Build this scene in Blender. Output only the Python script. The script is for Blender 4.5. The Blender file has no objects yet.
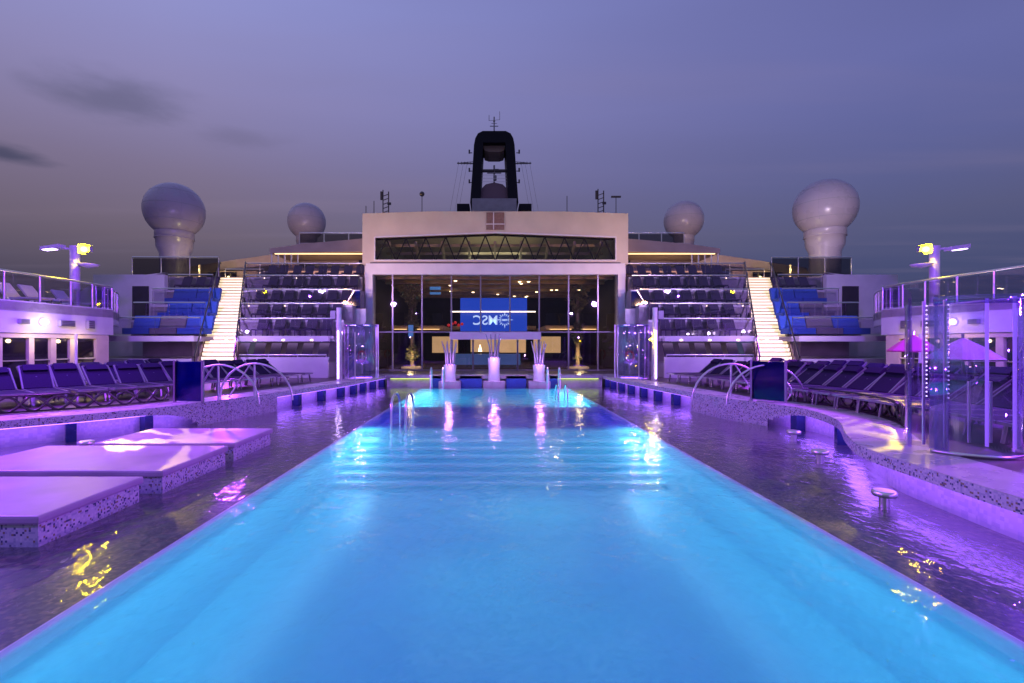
import bpy, bmesh, math, random
from mathutils import Vector, Matrix
R = math.radians
rnd = random.Random(7)
sc = bpy.context.scene
COL = sc.collection

# ------------------------------------------------------------------ camera
CAMZ = 2.1          # above the water, which is z = 0
F = 480.0           # focal length in pixels of the 1024 wide picture
cam_d = bpy.data.cameras.new('camera')
cam = bpy.data.objects.new('camera', cam_d); COL.objects.link(cam)
cam.location = (0, 0, CAMZ); cam.rotation_euler = (R(90), 0, 0)
cam_d.sensor_width = 36.0; cam_d.lens = F / 1024 * 36.0
cam_d.shift_x = (512 - 491) / 1024.0
cam_d.shift_y = (344 - 341.5) / 1024.0
cam_d.clip_start = 0.05; cam_d.clip_end = 60000
sc.camera = cam
sc.render.resolution_x = 1024; sc.render.resolution_y = 683
sc.view_settings.view_transform = 'Standard'; sc.view_settings.look = 'None'
sc.view_settings.exposure = 0.2; sc.view_settings.gamma = 1.0
sc.cycles.use_denoising = True
sc.cycles.max_bounces = 7; sc.cycles.diffuse_bounces = 3; sc.cycles.glossy_bounces = 3
sc.cycles.transmission_bounces = 4; sc.cycles.transparent_max_bounces = 28
sc.cycles.sample_clamp_indirect = 4.0
sc.cycles.sample_clamp_direct = 0.0
sc.cycles.caustics_reflective = False; sc.cycles.caustics_refractive = False

# ------------------------------------------------------------------ dusk sky
def build_world():
    w = bpy.data.worlds.new('World'); sc.world = w; w.use_nodes = True
    nt = w.node_tree; N = nt.nodes; L = nt.links
    for n in list(N): N.remove(n)
    out = N.new('ShaderNodeOutputWorld'); bg = N.new('ShaderNodeBackground')
    L.new(bg.outputs[0], out.inputs[0])
    tc = N.new('ShaderNodeTexCoord'); sep = N.new('ShaderNodeSeparateXYZ')
    L.new(tc.outputs['Generated'], sep.inputs[0])
    rl = N.new('ShaderNodeValToRGB'); rr = N.new('ShaderNodeValToRGB')
    L.new(sep.outputs['Z'], rl.inputs[0]); L.new(sep.outputs['Z'], rr.inputs[0])
    def ramp(r, stops):
        e = r.color_ramp.elements
        while len(e) > 1: e.remove(e[0])
        e[0].position = stops[0][0]; e[0].color = (*stops[0][1], 1)
        for p, c in stops[1:]:
            x = e.new(p); x.color = (*c, 1)
    ramp(rl, [(0.0, (.052, .047, .085)), (.11, (.074, .062, .100)), (.19, (.138, .108, .152)),
              (.29, (.180, .148, .245)), (.42, (.230, .215, .420)), (.56, (.255, .270, .570)), (.85, (.20, .22, .50))])
    ramp(rr, [(0.0, (.038, .043, .100)), (.12, (.056, .066, .155)), (.20, (.084, .090, .190)),
              (.30, (.098, .110, .275)), (.42, (.118, .130, .335)), (.56, (.108, .120, .330)), (.85, (.10, .11, .30))])
    mx = N.new('ShaderNodeMix'); mx.data_type = 'RGBA'
    mr = N.new('ShaderNodeMapRange'); mr.inputs[1].default_value = -.5; mr.inputs[2].default_value = .62
    L.new(sep.outputs['X'], mr.inputs[0]); L.new(mr.outputs[0], mx.inputs[0])
    L.new(rl.outputs[0], mx.inputs[6]); L.new(rr.outputs[0], mx.inputs[7])
    # clouds lie in a level layer overhead: place on it = direction / height
    zc = N.new('ShaderNodeMath'); zc.operation = 'MAXIMUM'; zc.inputs[1].default_value = .03; L.new(sep.outputs['Z'], zc.inputs[0])
    iv = N.new('ShaderNodeMath'); iv.operation = 'DIVIDE'; iv.inputs[0].default_value = 1.0; L.new(zc.outputs[0], iv.inputs[1])
    lay = N.new('ShaderNodeVectorMath'); lay.operation = 'SCALE'; L.new(tc.outputs['Generated'], lay.inputs[0]); L.new(iv.outputs[0], lay.inputs['Scale'])
    def band(sx, sy, lo, hi, seed):
        mp = N.new('ShaderNodeMapping'); mp.inputs['Scale'].default_value = (sx, sy, 0)
        mp.inputs['Location'].default_value = (seed, seed * .3, 0)
        L.new(lay.outputs[0], mp.inputs[0])
        nz = N.new('ShaderNodeTexNoise'); nz.inputs['Detail'].default_value = 4; nz.inputs['Scale'].default_value = 1
        L.new(mp.outputs[0], nz.inputs[0])
        m = N.new('ShaderNodeMapRange'); m.interpolation_type = 'SMOOTHSTEP'
        m.inputs[1].default_value = lo; m.inputs[2].default_value = hi
        L.new(nz.outputs[0], m.inputs[0]); return m.outputs[0]
    def blob(c, rx, ry, rough):
        nz = N.new('ShaderNodeTexNoise'); nz.inputs['Scale'].default_value = 5; nz.inputs['Detail'].default_value = 6
        L.new(lay.outputs[0], nz.inputs[0])
        ctr = N.new('ShaderNodeVectorMath'); ctr.operation = 'MULTIPLY_ADD'
        ctr.inputs[1].default_value = (rough, rough, 0); ctr.inputs[2].default_value = (-rough / 2 - c[0], -rough / 2 - c[1], 0)
        L.new(nz.outputs['Color'], ctr.inputs[0])
        add = N.new('ShaderNodeVectorMath'); add.operation = 'ADD'
        L.new(lay.outputs[0], add.inputs[0]); L.new(ctr.outputs[0], add.inputs[1])
        mul = N.new('ShaderNodeVectorMath'); mul.operation = 'MULTIPLY'; mul.inputs[1].default_value = (1 / rx, 1 / ry, 0)
        L.new(add.outputs[0], mul.inputs[0])
        ln = N.new('ShaderNodeVectorMath'); ln.operation = 'LENGTH'; L.new(mul.outputs[0], ln.inputs[0])
        m = N.new('ShaderNodeMapRange'); m.interpolation_type = 'SMOOTHSTEP'
        m.inputs[1].default_value = 1.15; m.inputs[2].default_value = .1
        L.new(ln.outputs[1], m.inputs[0]); return m.outputs[0]
    cur = mx.outputs[2]
    for fac, amt, colr in ((band(.35, .9, .45, .75, 3.1), .16, (.10, .10, .19)),
                           (band(.25, 1.3, .50, .8, 9.7), .16, (.26, .20, .30)),
                           (blob((-1.54, 1.95), .34, .26, .30), .62, (.095, .095, .175)),
                           (blob((-1.22, 2.35), .26, .16, .25), .30, (.11, .10, .18)),
                           (blob((-2.56, 2.5), .22, .26, .25), .80, (.045, .050, .10))):
        k = N.new('ShaderNodeMath'); k.operation = 'MULTIPLY'; k.inputs[1].default_value = amt
        L.new(fac, k.inputs[0])
        m = N.new('ShaderNodeMix'); m.data_type = 'RGBA'; m.inputs[7].default_value = (*colr, 1)
        L.new(k.outputs[0], m.inputs[0]); L.new(cur, m.inputs[6]); cur = m.outputs[2]
    L.new(cur, bg.inputs[0]); bg.inputs[1].default_value = 1.0
build_world()

# ------------------------------------------------------------------ lamps of the place and added lights (no sun: it has set)
VIOLET = (.24, .04, 1.0); MAGENTA = (.42, .05, 1.0); WARM = (1.0, .70, .38); YELLOW = (1.0, .82, .10); POOLBLUE = (.17, .50, .74)
def aim(o, target):
    d = Vector(target) - o.location
    o.rotation_euler = d.to_track_quat('-Z', 'Y').to_euler()
def lamp(name, kind, loc, colr, watts, target=None, size=.1, size_y=None, spot=60, blend=.5):
    l = bpy.data.lights.new(name, kind); l.color = colr; l.energy = watts
    if kind == 'AREA':
        l.size = size
        if size_y: l.shape = 'RECTANGLE'; l.size_y = size_y
    else: l.shadow_soft_size = size
    if kind == 'SPOT': l.spot_size = R(spot); l.spot_blend = blend
    o = bpy.data.objects.new(name, l); COL.objects.link(o); o.location = loc
    if target is not None: aim(o, target)
    return o
def gobo(o, scale, width, colr, star=False):
    """the projector's patterned slide: crossing bars of light"""
    l = o.data; l.use_nodes = True; nt = l.node_tree; N = nt.nodes; L = nt.links
    em = N['Emission']; em.inputs[0].default_value = (*colr, 1)
    tc = N.new('ShaderNodeTexCoord'); sp = N.new('ShaderNodeSeparateXYZ'); L.new(tc.outputs['Normal'], sp.inputs[0])
    cb = N.new('ShaderNodeCombineXYZ')
    for i, ax in enumerate('XY'):
        dv = N.new('ShaderNodeMath'); dv.operation = 'DIVIDE'
        L.new(sp.outputs[ax], dv.inputs[0]); L.new(sp.outputs['Z'], dv.inputs[1]); L.new(dv.outputs[0], cb.inputs[i])
    vo = N.new('ShaderNodeTexVoronoi'); vo.feature = 'DISTANCE_TO_EDGE'; vo.inputs['Scale'].default_value = scale
    L.new(cb.outputs[0], vo.inputs['Vector'])
    m = N.new('ShaderNodeMapRange'); m.inputs[1].default_value = width; m.inputs[2].default_value = width * .35
    m.inputs[3].default_value = .04; m.inputs[4].default_value = 1
    L.new(vo.outputs['Distance'], m.inputs[0])
    if star:      # bars of light spreading from one point, and a ring across them
        def mth(op, a, b=None):
            n = N.new('ShaderNodeMath'); n.operation = op
            for i, v in enumerate((a, b)):
                if v is None: continue
                if isinstance(v, (int, float)): n.inputs[i].default_value = v
                else: L.new(v, n.inputs[i])
            return n.outputs[0]
        s2 = N.new('ShaderNodeSeparateXYZ'); L.new(cb.outputs[0], s2.inputs[0])
        nz = N.new('ShaderNodeTexNoise'); nz.inputs['Scale'].default_value = 22; L.new(cb.outputs[0], nz.inputs[0])
        an = mth('ARCTAN2', s2.outputs[1], s2.outputs[0]); an = mth('ADD', an, mth('MULTIPLY', nz.outputs[0], 1.1))
        ray = mth('COSINE', mth('MULTIPLY', an, 7.0))
        rad = mth('SQRT', mth('ADD', mth('MULTIPLY', s2.outputs[0], s2.outputs[0]), mth('MULTIPLY', s2.outputs[1], s2.outputs[1])))
        a1 = N.new('ShaderNodeMapRange'); a1.interpolation_type = 'SMOOTHSTEP'; a1.inputs[1].default_value = .45; a1.inputs[2].default_value = .85; L.new(ray, a1.inputs[0])
        a2 = N.new('ShaderNodeMapRange'); a2.interpolation_type = 'SMOOTHSTEP'; a2.inputs[1].default_value = .028; a2.inputs[2].default_value = .016; L.new(rad, a2.inputs[0])
        L.new(mth('ADD', mth('MAXIMUM', a1.outputs[0], a2.outputs[0]), .03), em.inputs[1])
    else: L.new(m.outputs[0], em.inputs[1])

XC = 0.25   # the ship's centre line
def hx(s, h): return XC + s * h

for s in (-1, 1):
    # violet floods added without fixtures, beside and above the pool deck
    lamp('bare_violet_flood', 'SPOT', (hx(s, 14.7), 12.4, 5.9), VIOLET, 3000, (hx(s, 9), 14.5, .5), .07, spot=120, blend=.8)
    lamp('bare_violet_flood', 'SPOT', (hx(s, 13.6), 8.0, 6.0), MAGENTA, 4300, (hx(s, 6.0), 8.5, .4), .2, spot=95, blend=.9)
    lamp('bare_violet_flood', 'SPOT', (hx(s, 13.6), 1.0, 6.0), VIOLET, 2600, (hx(s, 6.0), 4.5, .2), .25, spot=95, blend=.9)
    lamp('bare_violet_flood', 'SPOT', (hx(s, 11.5), 12.0, 5.6), VIOLET, 1900, (hx(s, 15.2), 16.0, 3.0), .15, spot=110, blend=.9)
    lamp('yellow_flood', 'SPOT', (hx(s, 13.4), 9.0, 6.3), (1, .75, .15), 160, (hx(s, 4.5), 5.0, 0), .035, spot=100, blend=.9)  # bare lamp added for yellow glints on the water
    lamp('yellow_flood', 'SPOT', (hx(s, 8.5), 7.6, 8.0), (1, .93, .65), 60, (hx(s, 3.5), 3.5, 0), .03, spot=80, blend=.9)  # weak bare lamp added high up, for pale glints
    lamp('bare_violet_flood', 'SPOT', (hx(s, 12.2), 21.7, 2.75), MAGENTA, 900 if s > 0 else 700, (hx(s, 6.5), 16.0, .2), .10, spot=120, blend=.9)
    lamp('bare_violet_flood', 'SPOT', (hx(s, 11.0), 11.0, 5.4), MAGENTA, 1100, (hx(s, 9.5), 12.5, .4), .25, spot=110, blend=.9)
    lamp('arm_wash', 'SPOT', (hx(s, 15.5), 29.5, 6.6), (1, .66, .40), 420, (hx(s, 17.5), 35, 8.3), .15, spot=90, blend=.9)  # bare spot added to brighten the roof arms
    # washes on the pavilion front and the terraces
    lamp('front_wash', 'SPOT', (hx(s, 8.8), 14.0, 5.6), (.52, .28, 1.0), 1500, (hx(s, 3.5), 28, 3.6), .2, spot=62, blend=.9)
    lamp('roof_wash', 'SPOT', (hx(s, 9.4), 20.5, 4.6), (1.0, .58, .26), 1500, (hx(s, 4.0), 28.5, 9.0), .2, spot=75, blend=.9)
    lamp('terrace_wash', 'SPOT', (hx(s, 12.5), 16.0, 6.0), (.62, .42, 1.0), 2200, (hx(s, 12.5), 26, 4.5), .2, spot=90, blend=.9)
    lamp('dome_wash', 'SPOT', (hx(s, 18.5), 24.0, 8.0), (1.0, .80, .95), 1150 if s > 0 else 30, (hx(s, 22.3), 33, 11.5), .2, spot=60, blend=.8)
    lamp('dome_wash', 'SPOT', (hx(s, 12.0), 31.0, 10.0), (1.0, .74, .62), 420 if s > 0 else 200, (hx(s, 15.8), 40, 12.5), .2, spot=50, blend=.8)
g1 = lamp('yellow_flood', 'SPOT', (hx(-1, 15.0), 17.6, 5.45), YELLOW, 8000, (-5.7, 9.2, .28), .02, spot=12, blend=.25); gobo(g1, 30, .10, (1, .80, .35), True)
g2 = lamp('yellow_flood', 'SPOT', (hx(1, 15.9), 17.6, 5.5), (1, .74, .01), 5000, (6.75, 9.4, .5), .02, spot=12, blend=.25); gobo(g2, 22, .13, (1, .95, .5))
# lamps under the rim of the deep basin, facing down and a little inwards
PX0, PX1 = -3.3, 3.7
def strip(x, y0, y1, s, watts, tilt=6, colr=POOLBLUE):
    o = lamp('underwater_lamp', 'AREA', (x - s * .22, (y0 + y1) / 2, -.16), colr, watts, size=.42, size_y=(y1 - y0))
    o.rotation_euler = (0, R(tilt) * s, 0)
for a, b, w in ((-2.5, 9.9, 80), (16.9, 22.4, 480)):
    strip(PX0 + .06, a, b, -1, w); strip(PX1 - .06, a, b, 1, w)
strip(PX0 + .06, 10.0, 12.0, -1, 44); strip(PX1 - .06, 10.0, 12.0, 1, 44)
for xx, yy, ww in ((1.0, 8.8, 12), (-.3, 6.2, 9), (1.0, 4.9, 6), (-1.1, 3.2, 3)):
    lamp('underwater_lamp', 'AREA', (xx, yy, -.12), (.16, .62, .56), ww, (xx, yy, -1), 1.5)  # added lights floating mid-pool without fixtures, for uneven greenish patches
lamp('underwater_lamp', 'AREA', (.2, 11.2, -.06), (.16, .55, .8), 26, (.2, 11.2, -1), 6.0, 1.2)  # added light over the steps, bringing out their edges
strip(PX0 + .06, 12.2, 16.2, -1, 9, colr=(.16, .14, 1)); strip(PX1 - .06, 12.2, 16.2, 1, 9, colr=(.16, .14, 1))  # weak strips added to tint the shelf blue-violet

# ------------------------------------------------------------------ materials
def mat(name, colr, rough=.5, metal=0, emit=None, estr=0, noise=0, nscale=4, bump=0, spec=.5, coords='Object', stretch=(1, 1, 1)):
    m = bpy.data.materials.new(name); m.use_nodes = True
    nt = m.node_tree; N = nt.nodes; L = nt.links; b = N['Principled BSDF']
    b.inputs['Base Color'].default_value = (*colr, 1); b.inputs['Roughness'].default_value = rough
    b.inputs['Metallic'].default_value = metal; b.inputs['Specular IOR Level'].default_value = spec
    if emit: b.inputs['Emission Color'].default_value = (*emit, 1); b.inputs['Emission Strength'].default_value = estr
    if noise or bump:
        tc = N.new('ShaderNodeTexCoord'); mp = N.new('ShaderNodeMapping'); mp.inputs['Scale'].default_value = stretch
        L.new(tc.outputs[coords], mp.inputs[0])
        nz = N.new('ShaderNodeTexNoise'); nz.inputs['Scale'].default_value = nscale; nz.inputs['Detail'].default_value = 6
        L.new(mp.outputs[0], nz.inputs[0])
        if noise:
            r = N.new('ShaderNodeValToRGB'); r.color_ramp.elements[0].position = .3; r.color_ramp.elements[1].position = .7
            r.color_ramp.elements[0].color = (*[c * (1 - noise) for c in colr], 1)
            r.color_ramp.elements[1].color = (*[min(1, c * (1 + noise * .5)) for c in colr], 1)
            L.new(nz.outputs[0], r.inputs[0]); L.new(r.outputs[0], b.inputs['Base Color'])
            rr = N.new('ShaderNodeMapRange'); rr.inputs[3].default_value = max(0.02, rough * .75); rr.inputs[4].default_value = min(1, rough * 1.25)
            L.new(nz.outputs[0], rr.inputs[0]); L.new(rr.outputs[0], b.inputs['Roughness'])
        if bump:
            bp = N.new('ShaderNodeBump'); bp.inputs['Strength'].default_value = bump; bp.inputs['Distance'].default_value = .02
            L.new(nz.outputs[0], bp.inputs['Height']); L.new(bp.outputs[0], b.inputs['Normal'])
    return m
def mosaic(name, tones, size=.04, rough=.2, grout=(.30, .31, .34), off=(.013, .017, .011)):
    """small square tiles, each of one tone, with grout lines between"""
    m = bpy.data.materials.new(name); m.use_nodes = True
    nt = m.node_tree; N = nt.nodes; L = nt.links; b = N['Principled BSDF']
    b.inputs['Roughness'].default_value = rough
    tc = N.new('ShaderNodeTexCoord'); ad = N.new('ShaderNodeVectorMath'); ad.operation = 'ADD'; ad.inputs[1].default_value = off
    L.new(tc.outputs['Object'], ad.inputs[0])
    dv = N.new('ShaderNodeVectorMath'); dv.operation = 'SCALE'; dv.inputs['Scale'].default_value = 1 / size
    L.new(ad.outputs[0], dv.inputs[0])
    fl = N.new('ShaderNodeVectorMath'); fl.operation = 'FLOOR'; L.new(dv.outputs[0], fl.inputs[0])
    wn = N.new('ShaderNodeTexWhiteNoise'); wn.noise_dimensions = '3D'; L.new(fl.outputs[0], wn.inputs[0])
    r = N.new('ShaderNodeValToRGB'); r.color_ramp.interpolation = 'CONSTANT'; e = r.color_ramp.elements
    while len(e) > 1: e.remove(e[0])
    e[0].position = 0; e[0].color = (*tones[0][1], 1)
    for p, c in tones[1:]: x = e.new(p); x.color = (*c, 1)
    L.new(wn.outputs['Value'], r.inputs[0])
    L.new(r.outputs[0], b.inputs['Base Color'])
    return m
def see_through(name, tint, ior=1.45, rough=.02, gl=(1, 1, 1), bump=None, boost=1.0, veil=None):
    m = bpy.data.materials.new(name); m.use_nodes = True
    nt = m.node_tree; N = nt.nodes; L = nt.links
    for n in list(N): N.remove(n)
    out = N.new('ShaderNodeOutputMaterial'); mx = N.new('ShaderNodeMixShader')
    tr = N.new('ShaderNodeBsdfTransparent'); tr.inputs[0].default_value = (*tint, 1)
    g = N.new('ShaderNodeBsdfGlossy'); g.inputs[0].default_value = (*gl, 1); g.inputs['Roughness'].default_value = rough
    fr = N.new('ShaderNodeLayerWeight'); fr.inputs['Blend'].default_value = .5
    f0 = ((ior - 1) / (ior + 1)) ** 2 * boost
    pw = N.new('ShaderNodeMath'); pw.operation = 'POWER'; pw.inputs[1].default_value = 5; L.new(fr.outputs['Facing'], pw.inputs[0])
    k = N.new('ShaderNodeMath'); k.operation = 'MULTIPLY_ADD'; k.use_clamp = True
    k.inputs[1].default_value = min(.95, (1 - f0)) ; k.inputs[2].default_value = f0
    L.new(pw.outputs[0], k.inputs[0]); L.new(k.outputs[0], mx.inputs[0])
    if veil:
        tl_ = N.new('ShaderNodeBsdfTranslucent'); tl_.inputs[0].default_value = (*veil[1], 1)
        vm = N.new('ShaderNodeMixShader'); vm.inputs[0].default_value = veil[0]
        L.new(tr.outputs[0], vm.inputs[1]); L.new(tl_.outputs[0], vm.inputs[2]); tr = vm
    L.new(tr.outputs[0], mx.inputs[1]); L.new(g.outputs[0], mx.inputs[2]); L.new(mx.outputs[0], out.inputs[0])
    if bump:
        tc = N.new('ShaderNodeTexCoord'); prev = None
        for sc_, st, dist, det, patch in bump:
            mp = N.new('ShaderNodeMapping'); mp.inputs['Scale'].default_value = st; L.new(tc.outputs['Object'], mp.inputs[0])
            nz = N.new('ShaderNodeTexNoise'); nz.inputs['Scale'].default_value = sc_; nz.inputs['Detail'].default_value = det
            nz.inputs['Distortion'].default_value = .6
            L.new(mp.outputs[0], nz.inputs[0])
            bp = N.new('ShaderNodeBump'); bp.inputs['Strength'].default_value = 1; bp.inputs['Distance'].default_value = dist
            L.new(nz.outputs[0], bp.inputs['Height'])
            if patch:   # this ripple comes in patches, calm water between them
                pn = N.new('ShaderNodeTexNoise'); pn.inputs['Scale'].default_value = patch; pn.inputs['Detail'].default_value = 1
                L.new(tc.outputs['Object'], pn.inputs[0])
                pm_ = N.new('ShaderNodeMapRange'); pm_.interpolation_type = 'SMOOTHSTEP'; pm_.inputs[1].default_value = .46; pm_.inputs[2].default_value = .62
                L.new(pn.outputs[0], pm_.inputs[0]); L.new(pm_.outputs[0], bp.inputs['Strength'])
            if prev: L.new(prev.outputs[0], bp.inputs['Normal'])
            prev = bp
        L.new(prev.outputs[0], g.inputs['Normal']); L.new(prev.outputs[0], fr.inputs['Normal'])
    return m

M = {}
M['white'] = mat('white_paint', (.70, .68, .67), .38, noise=.10, nscale=1.2)
M['cream'] = mat('cream_frame', (.72, .62, .46), .4, noise=.1, nscale=3)
M['grey'] = mat('grey_paint', (.34, .34, .36), .5, noise=.15, nscale=2)
M['stone'] = mat('pale_stone', (.56, .53, .52), .28, noise=.16, nscale=2.2, bump=.15)
M['deck'] = mat('deck_planks', (.105, .085, .080), .42, noise=.3, nscale=3, stretch=(9, 1, 1))
M['steel'] = mat('brushed_steel', (.84, .83, .82), .30, 1.0)
M['darksteel'] = mat('dark_steel', (.10, .09, .09), .3, .8)
M['sling'] = mat('dark_sling_fabric', (.020, .013, .044), .9, noise=.3, nscale=30, spec=.2)
M['frame'] = mat('lounger_frame', (.30, .29, .32), .3, .6)
M['bluefab'] = mat('blue_cushion_fabric', (.05, .14, .50), .75, noise=.12, nscale=8)
M['greyfab'] = mat('grey_cushion_fabric', (.20, .19, .21), .8, noise=.12, nscale=8)
M['navy'] = mat('navy_tile', (.02, .045, .16), .25, noise=.2, nscale=10)
M['black'] = mat('black_paint', (.006, .006, .012), .6, spec=.25)
M['darkwin'] = mat('dark_window_glass', (.012, .010, .018), .06)
M['dark'] = mat('dark_interior', (.035, .030, .040), .7, noise=.3, nscale=2)
M['brown'] = mat('tan_hull_paint', (.40, .31, .25), .6, noise=.18, nscale=.8)
M['taupe'] = mat('taupe_riser_panel', (.40, .35, .38), .55, noise=.2, nscale=1.5)
M['radome'] = mat('radome_shell', (.50, .43, .50), .28, noise=.06, nscale=1.0)
M['red'] = mat('red_plastic', (.65, .03, .03), .4)
M['pink'] = mat('pink_canvas', (.55, .08, .24), .8)
M['canvas'] = mat('pale_canvas', (.42, .38, .36), .8)
M['leaf'] = mat('indoor_leaf', (.22, .21, .09), .5, noise=.4, nscale=9)
M['warmwall'] = mat('tan_panelling', (.48, .35, .20), .5, noise=.25, nscale=2)
M['carpet'] = mat('dark_carpet', (.05, .03, .05), .9)
M['padtop'] = mat('platform_cushion', (.50, .38, .50), .42, noise=.22, nscale=1.6, bump=.1)
M['step'] = mat('stair_stone', (.34, .25, .17), .4, noise=.15, nscale=6)
M['warm'] = mat('warm_light', (1, .8, .5), .5, emit=(1, .72, .38), estr=9)
M['warmdim'] = mat('warm_strip', (1, .8, .5), .5, emit=(1, .66, .28), estr=2.2)
M['treadlight'] = mat('stair_light_panel', (1, .9, .7), .5, emit=(1, .76, .44), estr=.98)
M['lilaclight'] = mat('lilac_light', (1, .9, 1), .5, emit=(.90, .70, 1), estr=9)
M['violetlight'] = mat('violet_strip', (.8, .6, 1), .5, emit=(.34, .12, 1), estr=4.5)
M['greenlight'] = mat('lime_light', (.8, 1, .2), .5, emit=(.62, .80, .12), estr=3)
M['yellowlamp'] = mat('yellow_lamp', (1, .9, .3), .5, emit=(1, .72, .0015), estr=420)
M['violetlamp'] = mat('violet_lamp', (.9, .8, 1), .5, emit=(.72, .50, 1), estr=5)
M['stringlight'] = mat('string_light', (.9, .8, 1), .5, emit=(.75, .6, 1), estr=1.6)
M['screen'] = mat('reflected_screen_blue', (.01, .02, .1), .3, emit=(.012, .065, .62), estr=1.0)
M['screenwhite'] = mat('reflected_screen_white', (.5, .6, .7), .3, emit=(.35, .52, .85), estr=1.5)
M['teal'] = mat('screen_teal', (.1, .3, .5), .3, emit=(.08, .28, .70), estr=.6)
M['mosaic'] = mosaic('white_grey_mosaic', [(0, (.62, .62, .64)), (.5, (.46, .48, .54)), (.68, (.70, .70, .70)), (.84, (.10, .12, .20)), (.93, (.30, .24, .14))], .023, .22)
M['basin'] = mosaic('pale_blue_pool_tile', [(0, (.17, .55, .62)), (.4, (.14, .51, .58)), (.75, (.20, .60, .66))], .05, .3)
M['wetfloor'] = mosaic('brown_wet_mosaic', [(0, (.070, .068, .078)), (.35, (.105, .095, .092)), (.62, (.05, .052, .070)), (.85, (.15, .125, .10))], .05, .3)
M['border'] = mosaic('dark_green_mosaic', [(0, (.04, .058, .06)), (.35, (.085, .10, .085)), (.6, (.02, .035, .05)), (.85, (.15, .14, .09))], .035, .3)
M['walltile'] = mosaic('pale_wall_tile', [(0, (.55, .54, .62)), (.5, (.48, .48, .60)), (.8, (.60, .60, .66))], .05, .25)
M['addedglow'] = mat('glass_painted_glow', (.3, .2, .6), .1, emit=(.34, .14, 1), estr=.95)  # glow put into the glass for bright violet edges; no lamp there
M['shelf'] = mosaic('indigo_pool_tile', [(0, (.05, .08, .42)), (.4, (.07, .10, .46)), (.75, (.10, .09, .40))], .05, .3)
M['lip'] = mosaic('pale_lip_tile', [(0, (.62, .70, .70)), (.5, (.7, .76, .76))], .05, .3)
M['glass'] = see_through('clear_glass', (.93, .93, .95))
M['railglass'] = see_through('smoked_rail_glass', (.82, .78, .88), boost=1.8)
M['darkrail'] = see_through('dark_windbreak_glass', (.42, .41, .44), boost=1.3)
M['facade'] = see_through('facade_glass', (.80, .78, .78), boost=1.2)
M['tubeglass'] = see_through('shower_glass', (.86, .83, .95), 1.5, .03, boost=2.2)
M['mirrorglass'] = see_through('reflective_glass', (.72, .66, .92), 1.5, .06, gl=(.85, .75, 1), boost=6.5)
M['bluepanel'] = see_through('blue_glass', (.10, .16, .60), 1.5, .08)
M['jet'] = see_through('water_jet', (.86, .84, .95), 1.33, .15, boost=2.5)
WAVES = ((.9, (1, .8, 1), .018, 2, 0), (7.0, (1.0, .7, 1), .0105, 3, 0), (14.0, (1, .6, 1), .010, 2, .35), (3.0, (1, .8, 1), .014, 1, 0))
M['water'] = see_through('pool_water', (.92, 1.0, .94), 1.33, .03, bump=WAVES, veil=(.66, (.60, .92, .86)))
M['shallow'] = see_through('shallow_water', (.90, .93, .97), 1.33, .05, bump=WAVES)
M['sea'] = mat('sea_water', (.012, .018, .03), .15, bump=.3, nscale=.05)

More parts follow.
